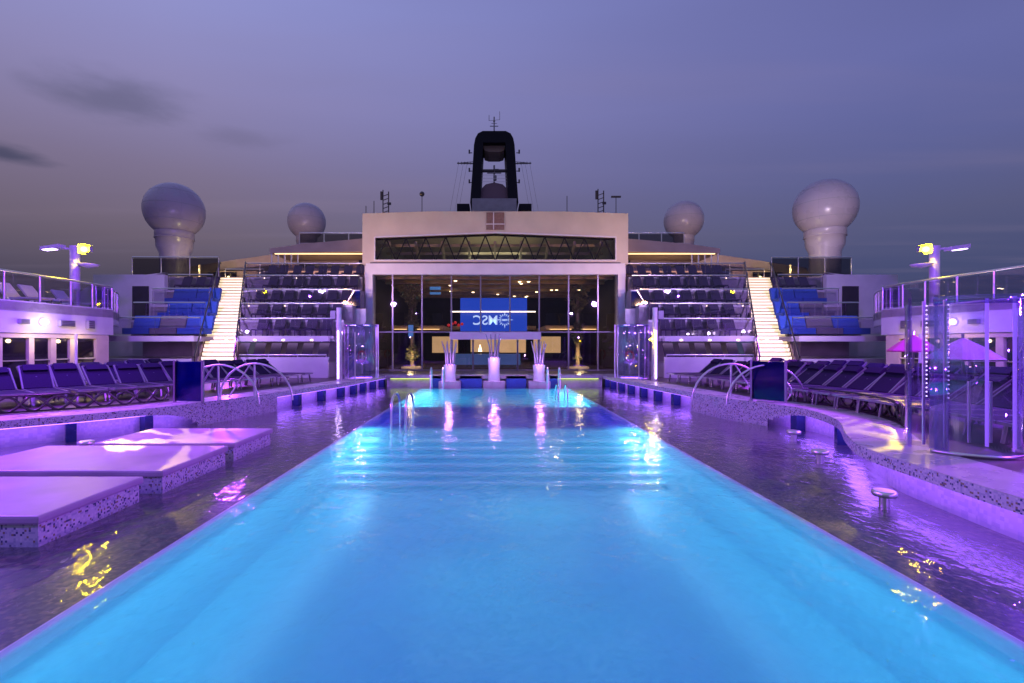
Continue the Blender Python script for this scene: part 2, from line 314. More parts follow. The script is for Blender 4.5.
# ------------------------------------------------------------------ mesh helpers
class MB:
    def __init__(self): self.v = []; self.f = []; self.smooth = []
    def add(self, vs, fs, smooth=False):
        n = len(self.v); self.v += [tuple(p) for p in vs]
        for f in fs: self.f.append([n + i for i in f]); self.smooth.append(smooth)
        return self
    def box(self, x0, x1, y0, y1, z0, z1):
        if x0 > x1: x0, x1 = x1, x0
        if y0 > y1: y0, y1 = y1, y0
        if z0 > z1: z0, z1 = z1, z0
        vs = [(x, y, z) for z in (z0, z1) for y in (y0, y1) for x in (x0, x1)]
        return self.add(vs, [(0, 2, 3, 1), (4, 5, 7, 6), (0, 1, 5, 4), (2, 6, 7, 3), (0, 4, 6, 2), (1, 3, 7, 5)])
    def obox(self, c, ax, ay, az):
        c = Vector(c); ax, ay, az = Vector(ax), Vector(ay), Vector(az)
        vs = [c + i * ax + j * ay + k * az for k in (-1, 1) for j in (-1, 1) for i in (-1, 1)]
        return self.add(vs, [(0, 2, 3, 1), (4, 5, 7, 6), (0, 1, 5, 4), (2, 6, 7, 3), (0, 4, 6, 2), (1, 3, 7, 5)])
    def bar(self, a, b, w, h=None):
        """a square bar from a to b"""
        a, b = Vector(a), Vector(b); d = b - a; L = d.length; d.normalize()
        up = Vector((0, 0, 1)) if abs(d.z) < .95 else Vector((0, 1, 0))
        sx = d.cross(up).normalized(); uy = sx.cross(d).normalized()
        return self.obox((a + b) / 2, sx * w / 2, d * L / 2, uy * (h or w) / 2)
    def tube(self, pts, r, n=8, caps=True, radii=None):
        pts = [Vector(p) for p in pts]; rings = []
        ref = None
        for i, p in enumerate(pts):
            d = (pts[min(i + 1, len(pts) - 1)] - pts[max(i - 1, 0)]).normalized()
            if ref is None:
                ref = Vector((0, 0, 1)) if abs(d.z) < .9 else Vector((1, 0, 0))
            u = d.cross(ref).normalized(); w = u.cross(d).normalized(); ref = w
            rr = radii[i] if radii else r
            rings.append([p + (u * math.cos(2 * math.pi * k / n) + w * math.sin(2 * math.pi * k / n)) * rr for k in range(n)])
        vs = [q for ring in rings for q in ring]; fs = []
        for i in range(len(pts) - 1):
            for k in range(n):
                fs.append((i * n + k, i * n + (k + 1) % n, (i + 1) * n + (k + 1) % n, (i + 1) * n + k))
        self.add(vs, fs, True)
        if caps:
            self.add(rings[0], [tuple(range(n))[::-1]]); self.add(rings[-1], [tuple(range(n))])
        return self
    def lathe(self, c, prof, n=24, a0=0, a1=2 * math.pi, caps=True, smooth=True):
        """profile of (radius, z) turned about the vertical through c"""
        full = abs(a1 - a0 - 2 * math.pi) < 1e-6; m = n if full else n + 1
        vs = [(c[0] + r * math.cos(a0 + (a1 - a0) * k / n), c[1] + r * math.sin(a0 + (a1 - a0) * k / n), c[2] + z) for r, z in prof for k in range(m)]
        fs = []
        for i in range(len(prof) - 1):
            for k in range(n):
                k2 = (k + 1) % m
                fs.append((i * m + k, i * m + k2, (i + 1) * m + k2, (i + 1) * m + k))
        self.add(vs, fs, smooth)
        if caps and full:
            for i, fl in ((0, True), (len(prof) - 1, False)):
                if prof[i][0] > 1e-4:
                    ring = vs[i * m:(i + 1) * m]
                    self.add(ring, [tuple(range(m))[::-1] if fl else tuple(range(m))])
        return self
    def sphere(self, c, r, n=32, m=18, z0=-1.0, z1=1.0):
        prof = []
        for i in range(m + 1):
            t = -math.pi / 2 + math.pi * i / m
            if z0 - 1e-6 <= math.sin(t) <= z1 + 1e-6: prof.append((max(r * math.cos(t), 1e-4), r * math.sin(t)))
        return self.lathe(c, prof, n)
    def prism(self, poly, y0, y1):
        """polygon of (x, z) pushed from y0 to y1"""
        n = len(poly)
        vs = [(x, y0, z) for x, z in poly] + [(x, y1, z) for x, z in poly]
        fs = [tuple(range(n)), tuple(range(n, 2 * n))[::-1]] + [(i, (i + 1) % n, n + (i + 1) % n, n + i)[::-1] for i in range(n)]
        return self.add(vs, fs)
    def slab(self, poly, z0, z1):
        n = len(poly)
        vs = [(x, y, z0) for x, y in poly] + [(x, y, z1) for x, y in poly]
        fs = [tuple(range(n))[::-1], tuple(range(n, 2 * n))] + [(i, (i + 1) % n, n + (i + 1) % n, n + i) for i in range(n)]
        return self.add(vs, fs)
    def build(self, name, m, parent=None, bevel=0):
        me = bpy.data.meshes.new(name); me.from_pydata(self.v, [], self.f); me.update()
        for p, s in zip(me.polygons, self.smooth): p.use_smooth = s
        bm = bmesh.new(); bm.from_mesh(me); bmesh.ops.recalc_face_normals(bm, faces=bm.faces)
        if bevel:
            bmesh.ops.remove_doubles(bm, verts=bm.verts, dist=1e-5)
            bmesh.ops.bevel(bm, geom=[e for e in bm.edges if e.is_manifold and e.calc_face_angle(0) > .5], offset=bevel, segments=2, affect='EDGES', profile=.6)
        bm.to_mesh(me); bm.free()
        me.materials.append(M[m] if isinstance(m, str) else m)
        o = bpy.data.objects.new(name, me); COL.objects.link(o)
        if parent: o.parent = parent
        return o
def tag(o, label=None, cat=None, group=None, kind=None):
    if label: o['label'] = label
    if cat: o['category'] = cat
    if group: o['group'] = group
    if kind: o['kind'] = kind
    return o
def thing(name, label, cat, loc=(0, 0, 0), rz=0, group=None):
    o = bpy.data.objects.new(name, None); COL.objects.link(o)
    o.location = loc; o.rotation_euler = (0, 0, rz); o.empty_display_size = .2
    return tag(o, label, cat, group)
KIDS = {}
def copy_tree(o, parent=None):
    c = o.copy(); COL.objects.link(c); c.parent = parent
    for ch in list(o.children): copy_tree(ch, c)
    return c
def copy_thing(o, loc, rz, label, group=None):
    c = copy_tree(o); c.location = loc; c.rotation_euler = (0, 0, rz); c['label'] = label
    if group: c['group'] = group
    return c
ORD = ['first', 'second', 'third', 'fourth', 'fifth', 'sixth', 'seventh', 'eighth', 'ninth', 'tenth', 'eleventh', 'twelfth', 'thirteenth', 'fourteenth', 'fifteenth']
SIDE = {-1: 'left', 1: 'right'}
def smooth_path(pts, n=8):
    out = []
    P = [pts[0]] + list(pts) + [pts[-1]]
    for i in range(1, len(P) - 2):
        for k in range(n):
            t = k / n
            out.append(tuple(.5 * ((2 * P[i][j]) + (-P[i - 1][j] + P[i + 1][j]) * t + (2 * P[i - 1][j] - 5 * P[i][j] + 4 * P[i + 1][j] - P[i + 2][j]) * t * t
                     + (-P[i - 1][j] + 3 * P[i][j] - 3 * P[i + 1][j] + P[i + 2][j]) * t ** 3) for j in range(len(pts[0]))))
    out.append(tuple(pts[-1])); return out
def offset_path(pts, d):
    out = []
    for i, p in enumerate(pts):
        a = pts[max(i - 1, 0)]; b = pts[min(i + 1, len(pts) - 1)]
        tx, ty = b[0] - a[0], b[1] - a[1]; l = math.hypot(tx, ty)
        out.append((p[0] - ty / l * d, p[1] + tx / l * d))
    return out

# ------------------------------------------------------------------ water, basin, wet deck, decks
ZD = .55
YF = 24.0   # far end of the shallow water
# edge of the raised deck, from far to near; x, y
EL = smooth_path([(-5.2, 24.0), (-5.46, 22.4), (-5.85, 19.5), (-6.75, 16), (-7.15, 14.2), (-7.7, 12.8), (-8.1, 11.9), (-8.75, 10.9), (-9.9, 9.7), (-11.2, 8.4), (-12.2, 6.5), (-12.5, 3), (-12.5, -4)])
ER = smooth_path([(5.55, 24.0), (5.65, 22.2), (5.95, 19), (6.42, 15.8), (6.68, 13.9), (7.3, 12.4), (7.5, 11.3), (7.1, 9.85), (6.15, 8.3), (5.62, 7.25), (5.45, 6.1), (5.34, 4.8), (5.2, 3), (5.2, 0), (5.2, -4)])
def sheet(x0, x1, y0, y1, mb): mb.add([(x0, y0, 0), (x1, y0, 0), (x1, y1, 0), (x0, y1, 0)], [(0, 1, 2, 3)])
w = MB(); sheet(PX0 - .04, PX1 + .04, -4, 22.55, w)
tag(w.build('pool_water', 'water'), kind='structure')
w = MB(); sheet(-13.2, PX0 - .04, -4, YF, w); sheet(PX1 + .04, 8.2, -4, YF, w); sheet(PX0 - .04, PX1 + .04, 22.55, YF, w)
tag(w.build('shallow_water', 'shallow'), kind='structure')
b = MB()
ZB = -.95
def quad(mb, a, b_, c, d): mb.add([a, b_, c, d], [(0, 1, 2, 3)])
# floor and walls of the deep part
prof = [(-4, ZB), (10.1, ZB)]
for k in range(6):
    y = 10.1 + k * .3; z = ZB + (k + 1) * .12; prof += [(y, z), (y + .3, z)]
prof += [(16.4, ZB + .72), (16.4, -.10), (16.75, -.10), (16.75, -.75), (22.5, -.75), (22.5, -.07)]
for i in range(len(prof) - 1):
    (ya, za), (yb, zb) = prof[i], prof[i + 1]
    quad(b, (PX0 - .0, ya, za), (PX1, ya, za), (PX1, yb, zb), (PX0, yb, zb))
for x in (PX0, PX1):
    for i in range(len(prof) - 1):
        (ya, za), (yb, zb) = prof[i], prof[i + 1]
        if yb - ya > 1e-6: quad(b, (x, ya, za), (x, yb, zb), (x, yb, -.05), (x, ya, -.05))
tag(b.build('pool_basin', 'basin'), kind='structure')
b = MB()
for k in range(6):
    y = 10.1 + k * .3; z = ZB + (k + 1) * .12; b.box(PX0 + .01, PX1 - .01, y - .012, y + .11, z - .05, z + .004)
tag(b.build('pool_step_edges', 'lip'), kind='structure')
tag(MB().box(PX0 + .01, PX1 - .01, 11.98, 16.38, ZB + .722, ZB + .73).build('pool_shelf', 'shelf'), kind='structure')
wf = MB()
for (x0, x1, y0, y1) in ((-13.2, PX0 - .75, -4, YF), (PX1 + .75, 8.2, -4, YF), (PX0 - .75, PX1 + .75, 23.1, YF)):
    wf.box(x0, x1, y0, y1, -.16, -.06)
tag(wf.build('wet_deck_floor', 'wetfloor'), kind='structure')
bd = MB()
for (x0, x1, y0, y1) in ((PX0 - .75, PX0 - .09, -4, 23.1), (PX1 + .09, PX1 + .75, -4, 23.1), (PX0 - .09, PX1 + .09, 22.6, 23.1)):
    bd.box(x0, x1, y0, y1, -.155, -.055)
tag(bd.build('pool_border', 'border'), kind='structure')
lp = MB()
for (x0, x1, y0, y1) in ((PX0 - .09, PX0 + .02, -4, 22.6), (PX1 - .02, PX1 + .09, -4, 22.6), (PX0 + .02, PX1 - .02, 22.5, 22.6)):
    lp.box(x0, x1, y0, y1, -.12, -.02)
tag(lp.build('pool_rim', 'lip'), kind='structure')
# raised deck round the pool
d = MB()
IL = offset_path(EL, -.95); IR = offset_path(ER, .95)
OUT = 23.5
def side_poly(edge, s):
    return [(x, y) for x, y in edge] + [(s * OUT, edge[-1][1]), (s * OUT, edge[0][1])]
d.slab(side_poly(IL, -1), ZD - .15, ZD - .004)
d.slab(side_poly(IR, 1), ZD - .15, ZD - .004)
d.box(-OUT, OUT, YF + .95, 60, ZD - .15, ZD - .004)
tag(d.build('pool_deck', 'deck'), kind='structure')
cp = MB()
for e, i_ in ((EL, IL), (ER, IR)):
    for k in range(len(e) - 1):
        q = [e[k], e[k + 1], i_[k + 1], i_[k]]
        cp.slab(q, ZD - .16, ZD)
cp.box(IL[0][0], IR[0][0], YF - .22, YF + .95, ZD - .16, ZD)
tag(cp.build('pool_coping', 'stone'), kind='structure')
# a mosaic band along the rim's edge
for e, s, nm in ((EL, -1, 'left'), (ER, 1, 'right')):
    mb = MB(); o1 = offset_path(e, .012 * (1 if s < 0 else -1))
    for k in range(len(e) - 1):
        a, b_ = o1[k], o1[k + 1]; c, d_ = e[k], e[k + 1]
        flush = 12.7 < a[1] < 15.6
        z0 = -.06 if flush else ZD - .165
        if 11.3 < a[1] <= 12.7: z0 = -.06 + (ZD - .105) * math.sqrt(max(0, 1 - ((a[1] - 11.3) / 1.4) ** 2))
        mb.slab([a, b_, d_, c], z0, ZD - .01)
    tag(mb.build('mosaic_edging', 'mosaic'), kind='structure')
    # recessed wall under the overhang and the violet strip that lights it
    rw = MB(); st = MB()
    i1 = offset_path(e, -.42 if s < 0 else .42); i2 = offset_path(e, -.55 if s < 0 else .55)
    j1 = offset_path(e, -.08 if s < 0 else .08); j2 = offset_path(e, -.36 if s < 0 else .36)
    for k in range(len(e) - 1):
        rw.slab([i1[k], i1[k + 1], i2[k + 1], i2[k]], -.06, ZD - .165)
        if not (12.7 < e[k][1] < 15.6): st.slab([j1[k], j1[k + 1], j2[k + 1], j2[k]], ZD - .19, ZD - .162)
    wl = thing('pool_wall', f'pale mosaic wall glowing violet under the {nm} deck edge', 'wall')
    rw.build('wall_face', 'walltile', wl); st.build('light_strip', 'violetlight', wl)
    # navy pillars
    L = 0; last = -9; n = 0
    for k in range(len(e) - 1):
        a, b_ = e[k], e[k + 1]
        if 12.4 < a[1] < 15.7 or a[1] < (9.6 if s > 0 else 3.5): continue
        L += math.hypot(b_[0] - a[0], b_[1] - a[1])
        gap = 1.05 if a[1] > 15 else 1.55
        if L - last > gap:
            last = L
            t = Vector((b_[0] - a[0], b_[1] - a[1], 0)).normalized(); nn = Vector((-t.y, t.x, 0)) * s
            c = Vector((a[0], a[1], .17)) + nn * .27
            ob = MB().obox((0, 0, 0), t * .09, nn * .13, Vector((0, 0, .23))).build('support_pillar', 'navy')
            ob.location = c
            where = f'{ORD[n]} one out from the pavilion' if n < 15 else 'nearest the viewer'
            tag(ob, f'navy tiled pillar under the {nm} deck edge, {where}', 'pillar', 'pillars under the deck edge'); n += 1
# far wall of the shallow water
fw = thing('end_wall', 'low lime lit wall at the far end of the pool', 'wall')
MB().box(EL[0][0], ER[0][0], YF - .02, YF + .05, -.06, ZD - .17).build('wall_face', 'stone', fw)
g = MB(); g.box(EL[0][0] + .2, -2.3, YF - .12, YF - .05, ZD - .18, ZD - .165); g.box(2.9, ER[0][0] - .2, YF - .12, YF - .05, ZD - .18, ZD - .165)
g.build('light_strip', 'greenlight', fw)
# sea far below and the hull that carries the deck
sea = MB().box(-20000, 20000, -20000, 20000, -46, -45).build('sea', 'sea'); tag(sea, kind='structure')
hull = thing('ship_hull', 'white hull of the ship below the pool deck', 'hull')
hm = MB(); hm.box(-OUT, OUT, -30, 70, -44.9, -2.2); hm.box(-OUT, -14, -30, 70, -2.2, ZD - .16); hm.box(9, OUT, -30, 70, -2.2, ZD - .16)
hm.build('hull_side', 'white', hull)

# ------------------------------------------------------------------ glass pavilion at the head of the pool
YP = 28.0
pv = thing('glass_pavilion', 'wide white pavilion with tall glass front behind the head of the pool', 'building', (XC, YP, ZD))
def P(mb, name, m, parent=pv, bevel=0): return mb.build(name, m, parent, bevel)
pv.location = (0, 0, 0)
H0, H1 = 7.1, 7.5          # half width of the opening and of the frame
GT, FT = 6.12, 6.76        # top of glass, top of lower frame
w = MB()
for s in (-1, 1): w.box(hx(s, H0), hx(s, H1), YP - .25, YP + .5, ZD, FT)
w.box(hx(-1, H0), hx(1, H0), YP - .25, YP + .5, GT, FT)
P(w, 'lower_frame', 'white')
w = MB()
Z1, Z2 = 6.98, 9.86
U = 7.78
w.box(hx(-1, U), hx(1, U), YP + .1, YP + .6, FT + .002, Z1)
for s in (-1, 1):
    w.box(hx(s, 7.05), hx(s, U), YP + .1, YP + .6, Z1, Z2 - .5)
w.prism([(hx(-1, 7.05), 8.35), (XC, 8.62), (hx(1, 7.05), 8.35), (hx(1, 7.05), Z2 - .5), (hx(-1, 7.05), Z2 - .5)], YP + .1, YP + .6)
w.prism([(hx(-1, U), Z2 - .5), (hx(1, U), Z2 - .5), (hx(1, U), Z2 - .12), (XC + 4, Z2), (XC - 4, Z2), (hx(-1, U), Z2 - .12)], YP + .1, YP + 15)
P(w, 'upper_wall', mat('warm_light_paint', (.62, .55, .42), .45, noise=.1, nscale=.9))  # warm lamplight on this wall is partly put into the beige colour
w = MB()
for s in (-1, 1): w.box(hx(s, U - .3), hx(s, U), YP + .6, YP + 17, ZD, Z2 - .5)
w.box(hx(-1, U), hx(1, U), YP + 16.6, YP + 17, ZD, Z2)
P(w, 'side_wall', 'white')
# grey ledge line between the two storeys
P(MB().box(hx(-1, 7.3), hx(1, 7.3), YP - .02, YP + .09, FT + .04, FT + .10), 'ledge', 'darksteel')
# upper truss window
uw = P(MB().prism([(hx(-1, 7.05), Z1), (hx(1, 7.05), Z1), (hx(1, 7.05), 8.35), (XC, 8.62), (hx(-1, 7.05), 8.35)], YP + .34, YP + .36), 'truss_window', 'facade')
t = MB(); n = 24
def ztop(x): return 8.62 - .27 * abs(x - XC) / 7.05
for k in range(n):
    xa = XC - 7.05 + 14.1 * k / n; xb = XC - 7.05 + 14.1 * (k + 1) / n
    za, zb = (Z1 + .04, ztop(xb) - .05) if k % 2 == 0 else (ztop(xa) - .05, Z1 + .04)
    t.bar((xa, YP + .48, za), (xb, YP + .48, zb), .07, .07)
t.bar((hx(-1, 7.0), YP + .48, Z1 + .05), (hx(1, 7.0), YP + .48, Z1 + .05), .09)
t.bar((hx(-1, 7.0), YP + .48, 8.30), (XC, YP + .48, 8.56), .09); t.bar((XC, YP + .48, 8.56), (hx(1, 7.0), YP + .48, 8.30), .09)
t.build('truss', 'black', uw)
t = MB()
for k in range(9):
    xa = XC + (k - 4) * 1.6; t.bar((xa, YP + 1.0, 8.2), (xa * 1.25, YP + 12, 7.3), .14, .22)
for k in range(5): t.bar((hx(-1, 7.2), YP + 2 + k * 2, 8.25 - k * .12), (hx(1, 7.2), YP + 2 + k * 2, 8.25 - k * .12), .10, .16)
P(t, 'roof_beam', 'cream')
fr = MB()
for a, b_ in (((hx(-1, 7.05), Z1), (hx(1, 7.05), Z1)), ((hx(-1, 7.05), 8.35), (XC, 8.62)), ((XC, 8.62), (hx(1, 7.05), 8.35)), ((hx(-1, 7.05), Z1), (hx(-1, 7.05), 8.35)), ((hx(1, 7.05), Z1), (hx(1, 7.05), 8.35))):
    fr.bar((a[0], YP + .06, a[1]), (b_[0], YP + .06, b_[1]), .07, .09)
P(fr, 'window_trim', 'white')
P(MB().box(XC - .52, XC + .52, YP + .03, YP + .098, 8.78, 9.78), 'vent_grille', mat('rust_grille', (.25, .15, .12), .6, noise=.3, nscale=20))
gr = MB(); gr.bar((XC - .1, YP + .02, 8.78), (XC - .1, YP + .02, 9.8), .06); gr.bar((XC - .55, YP + .02, 9.1), (XC + .55, YP + .02, 9.1), .05)
P(gr, 'grille_bar', 'white')
# glass front, one pane per bay and storey, with mullions
mx_ = [-H0, -5.98, -4.27, -2.56, -.855, .855, 2.56, 4.27, 5.98, H0]
ZT = 2.80
for i in range(9):
    a, b_ = XC + mx_[i], XC + mx_[i + 1]
    P(MB().box(a + .04, b_ - .04, YP + .02, YP + .035, ZT + .03, GT), 'upper_pane', 'facade')
    if abs(mx_[i] + mx_[i + 1]) / 2 > 2.6: P(MB().box(a + .04, b_ - .04, YP + .02, YP + .035, ZD + .02, ZT - .03), 'lower_pane', 'facade')
for i in range(1, 9):
    P(MB().box(XC + mx_[i] - .04, XC + mx_[i] + .04, YP - .06, YP + .08, ZD if abs(mx_[i]) > 1 else ZT + .04, GT), 'mullion', 'frame')
P(MB().box(XC - H0, XC + H0, YP - .08, YP + .01, ZT - .03, ZT + .03), 'transom', 'frame')
dc = P(MB().box(XC - 2.6, XC + 2.6, YP - .7, YP - .09, 2.36, 2.78), 'door_canopy', 'white')
for x0, x1 in ((-2.5, -1.32), (-1.28, -.04), (.04, 1.28), (1.32, 2.5)):
    dr = P(MB().box(XC + x0, XC + x1, YP + .02, YP + .04, ZD + .03, 2.34), 'glass_door', 'facade')
    f = MB(); f.bar((XC + x0, YP + .03, ZD + .01), (XC + x0, YP + .03, 2.35), .06); f.bar((XC + x1, YP + .03, ZD + .01), (XC + x1, YP + .03, 2.35), .06)
    f.build('door_frame', 'frame', dr)
P(MB().box(XC - H0, XC + H0, YP - .07, YP + .06, ZD, ZD + .06), 'sill', 'frame')
# interior: floors, galleries, ceiling, back wall
P(MB().box(hx(-1, U - .33), hx(1, U - .33), YP + .55, YP + 16.5, ZD + .001, ZD + .02), 'indoor_floor', 'carpet')
P(MB().box(hx(-1, U - .35), hx(1, U - .35), YP + 16.3, YP + 16.55, ZD + .03, 9.3), 'back_wall', 'dark')
P(MB().box(hx(-1, U - .35), hx(1, U - .35), YP + .55, YP + 16.3, 6.3, 6.5), 'ceiling', 'grey')
for s in (-1, 1): P(MB().box(hx(s, 7.38), hx(s, 7.46), YP + .55, YP + 16.3, ZD + .03, 6.28), 'dark_liner', 'dark')  # dark sheets added over the side walls, keeping the outer bays dark
cl = MB()
for k in range(6): cl.box(hx(-1, 7.2), hx(1, 7.2), YP + 1.2 + k * 2.3, YP + 1.5 + k * 2.3, 6.05, 6.28)
P(cl, 'ceiling_beam', 'warmwall')
rr_ = random.Random(3)
for k in range(16):
    x = XC + rr_.uniform(-6.2, 6.2); y = YP + rr_.uniform(1.6, 13)
    P(MB().lathe((x, y, 6.0), [(.05, 0), (.12, .04)], 8), 'ceiling_lamp', 'warm')
for s in (-1, 1):
    P(MB().box(hx(s, 3.6), hx(s, 7.35), YP + 6, YP + 16.2, 3.1, 3.4), 'gallery_floor', 'warmwall')
    P(MB().box(hx(s, 3.6), hx(s, 7.35), YP + 5.95, YP + 5.99, 3.42, 4.3), 'gallery_glass', 'railglass')
    P(MB().box(hx(s, 3.9), hx(s, 7.2), YP + 5.9, YP + 5.95, 3.12, 3.16), 'gallery_light', 'warmdim')
P(MB().box(hx(-1, 3.5), hx(1, 3.5), YP + 12, YP + 16.2, 3.3, 3.6), 'bridge_floor', 'warmwall')
P(MB().box(XC - 3.2, XC + 3.0, YP + 7.0, YP + 7.06, 4.42, 4.50), 'light_bar', mat('bar_light', (1, 1, 1), .5, emit=(1, .86, .72), estr=3.5))
# ground floor rooms: tan walls with the lamplight put in as emission
for x0, x1, y in ((-4.6, -2.7, 7.5), (-1.9, 1.3, 11), (.4, 2.4, 8.5), (2.9, 4.9, 7.5)):
    P(MB().box(XC + x0, XC + x1, YP + y, YP + y + .1, ZD + .9, ZD + 2.1), 'glow_panel', mat('glowing_tan_panel', (.5, .35, .2), .6, emit=(1, .62, .28), estr=.6, noise=.3, nscale=1.5))
P(MB().box(XC - 3.0, XC + 1.8, YP + 5.5, YP + 6.2, ZD + .1, ZD + .85), 'bar_counter', mat('counter_front', (.15, .2, .4), .4, emit=(.10, .25, .75), estr=.25))
P(MB().lathe((XC - .95 - .1, YP + 7.2, ZD + 1.0), [(.14, 0), (.02, .5)], 8), 'table_lamp', 'warm')
m_ = MB()
for k in range(5): m_.sphere((XC - 3.3 + k * .24, YP + 6.6, 3.45 + .09 * (k % 3)), .11, 10, 6)
P(m_, 'red_light', mat('red_light', (.6, .05, .05), .5, emit=(1, .03, .04), estr=.35))
P(MB().box(XC - 5.25, XC - 4.95, YP + 1.0, YP + 1.04, 2.55, 3.25), 'info_screen', 'teal')
P(MB().box(XC - 4.2, XC - 3.5, YP + 3.0, YP + 3.04, 5.6, 5.8), 'info_screen', 'teal'); P(MB().box(XC - 4.2, XC - 3.5, YP + 3.0, YP + 3.04, 5.3, 5.45), 'info_screen', 'teal')
for s in (-1, 1):
    lamp('indoor_lamp', 'AREA', (hx(s, 4.2), YP + 5.0, 5.9), WARM, 55, (hx(s, 4.2), YP + 5.0, 0), .3)
    lamp('indoor_lamp', 'POINT', (hx(s, 5.15), YP + 1.2, 1.3), (1, .75, .35), 40, size=.1)
lamp('indoor_lamp', 'AREA', (XC, YP + 10.5, 5.9), WARM, 60, (XC, YP + 10.5, 0), .4)
lamp('indoor_lamp', 'AREA', (XC, YP + 5.5, 8.4), (.95, 1, .65), 150, (XC, YP + 5.5, 0), 4.0)
# indoor planting columns, one each side
for s in (-1, 1):
    c = thing('planted_column', f'tall leafy planted column standing behind the pavilion glass, {SIDE[s]} one', 'plant', (hx(s, 5.15), YP + 1.9, ZD + .02), 0, 'planted columns in the pavilion')
    MB().box(-.62, .62, -.4, .4, 0, .14).build('planter', 'cream', c)
    MB().lathe((0, 0, .14), [(.13, 0), (.10, 4.2)], 10).build('trunk', 'warmwall', c)
    lv = MB(); q = random.Random(11 + s)
    for k in range(1500):
        z = .5 + 4.7 * q.random() ** .9; a = q.random() * 6.283
        rad = (.20 + .16 * math.sin(z * 3.1 + s) + .55 * max(0, (z - 3.3) / 2)) * (.4 + .8 * q.random())
        p = Vector((math.cos(a) * rad, math.sin(a) * rad * .8, z)); u = Vector((q.uniform(-1, 1), q.uniform(-1, 1), q.uniform(-1, .3))).normalized() * .13
        v = Vector((q.uniform(-1, 1), q.uniform(-1, 1), q.uniform(-1, 1))).cross(u).normalized() * .04
        lv.add([p - u, p + v, p + u, p - v], [(0, 1, 2, 3)])
    lv.build('foliage', 'leaf', c)
# a built panel standing in for the pool-end screen's reflection in the glass
sn = thing('screen_reflection', 'reflection of a blue screen with mirrored white letters and emblem above the pavilion doors', 'screen', (XC - .05, YP + 8.0, 3.05))
W_, Hh = 5.0, 2.5
MB().box(-W_ / 2, W_ / 2, 0, .12, 0, Hh).build('reflection_face', 'screen', sn)
def text(body, size, loc, parent, m, mirror=True):
    cu = bpy.data.curves.new('lettering', 'FONT'); cu.body = body; cu.size = size; cu.extrude = .006; cu.align_x = 'CENTER'; cu.align_y = 'CENTER'; cu.offset = .012
    tmp = bpy.data.objects.new('lettering', cu); COL.objects.link(tmp)
    dg = bpy.context.evaluated_depsgraph_get(); me = bpy.data.meshes.new_from_object(tmp.evaluated_get(dg))
    bpy.data.objects.remove(tmp); me.name = 'lettering'
    for v in me.vertices:
        x, y, z = v.co; v.co = (-x if mirror else x, -z, y)
    o = bpy.data.objects.new('lettering', me); me.materials.clear(); me.materials.append(M[m]); COL.objects.link(o); o.parent = parent; o.location = loc
    return o
text('MSC', .98, (-.62, -.02, .80), sn, 'screenwhite')
em = MB(); ec = (.83, .86)
ring = [(ec[0] + .30 * math.cos(a), ec[1] + .30 * math.sin(a)) for a in [2 * math.pi * k / 24 for k in range(24)]]
for k in range(24):
    a, b_ = ring[k], ring[(k + 1) % 24]; em.bar((a[0], -.02, a[1]), (b_[0], -.02, b_[1]), .05, .01)
for k in range(16):
    a = 2 * math.pi * k / 16; l = .66 if k % 4 == 0 else (.55 if k % 2 == 0 else .48)
    p0 = (ec[0] + .35 * math.cos(a - .14), ec[1] + .35 * math.sin(a - .14)); p1 = (ec[0] + .35 * math.cos(a + .14), ec[1] + .35 * math.sin(a + .14)); p2 = (ec[0] + l * math.cos(a), ec[1] + l * math.sin(a))
    em.prism([p0, p1, p2], -.025, -.01)
em.build('emblem', 'screenwhite', sn)
text('msc', .26, (ec[0], -.02, ec[1] + .01), sn, 'screenwhite')

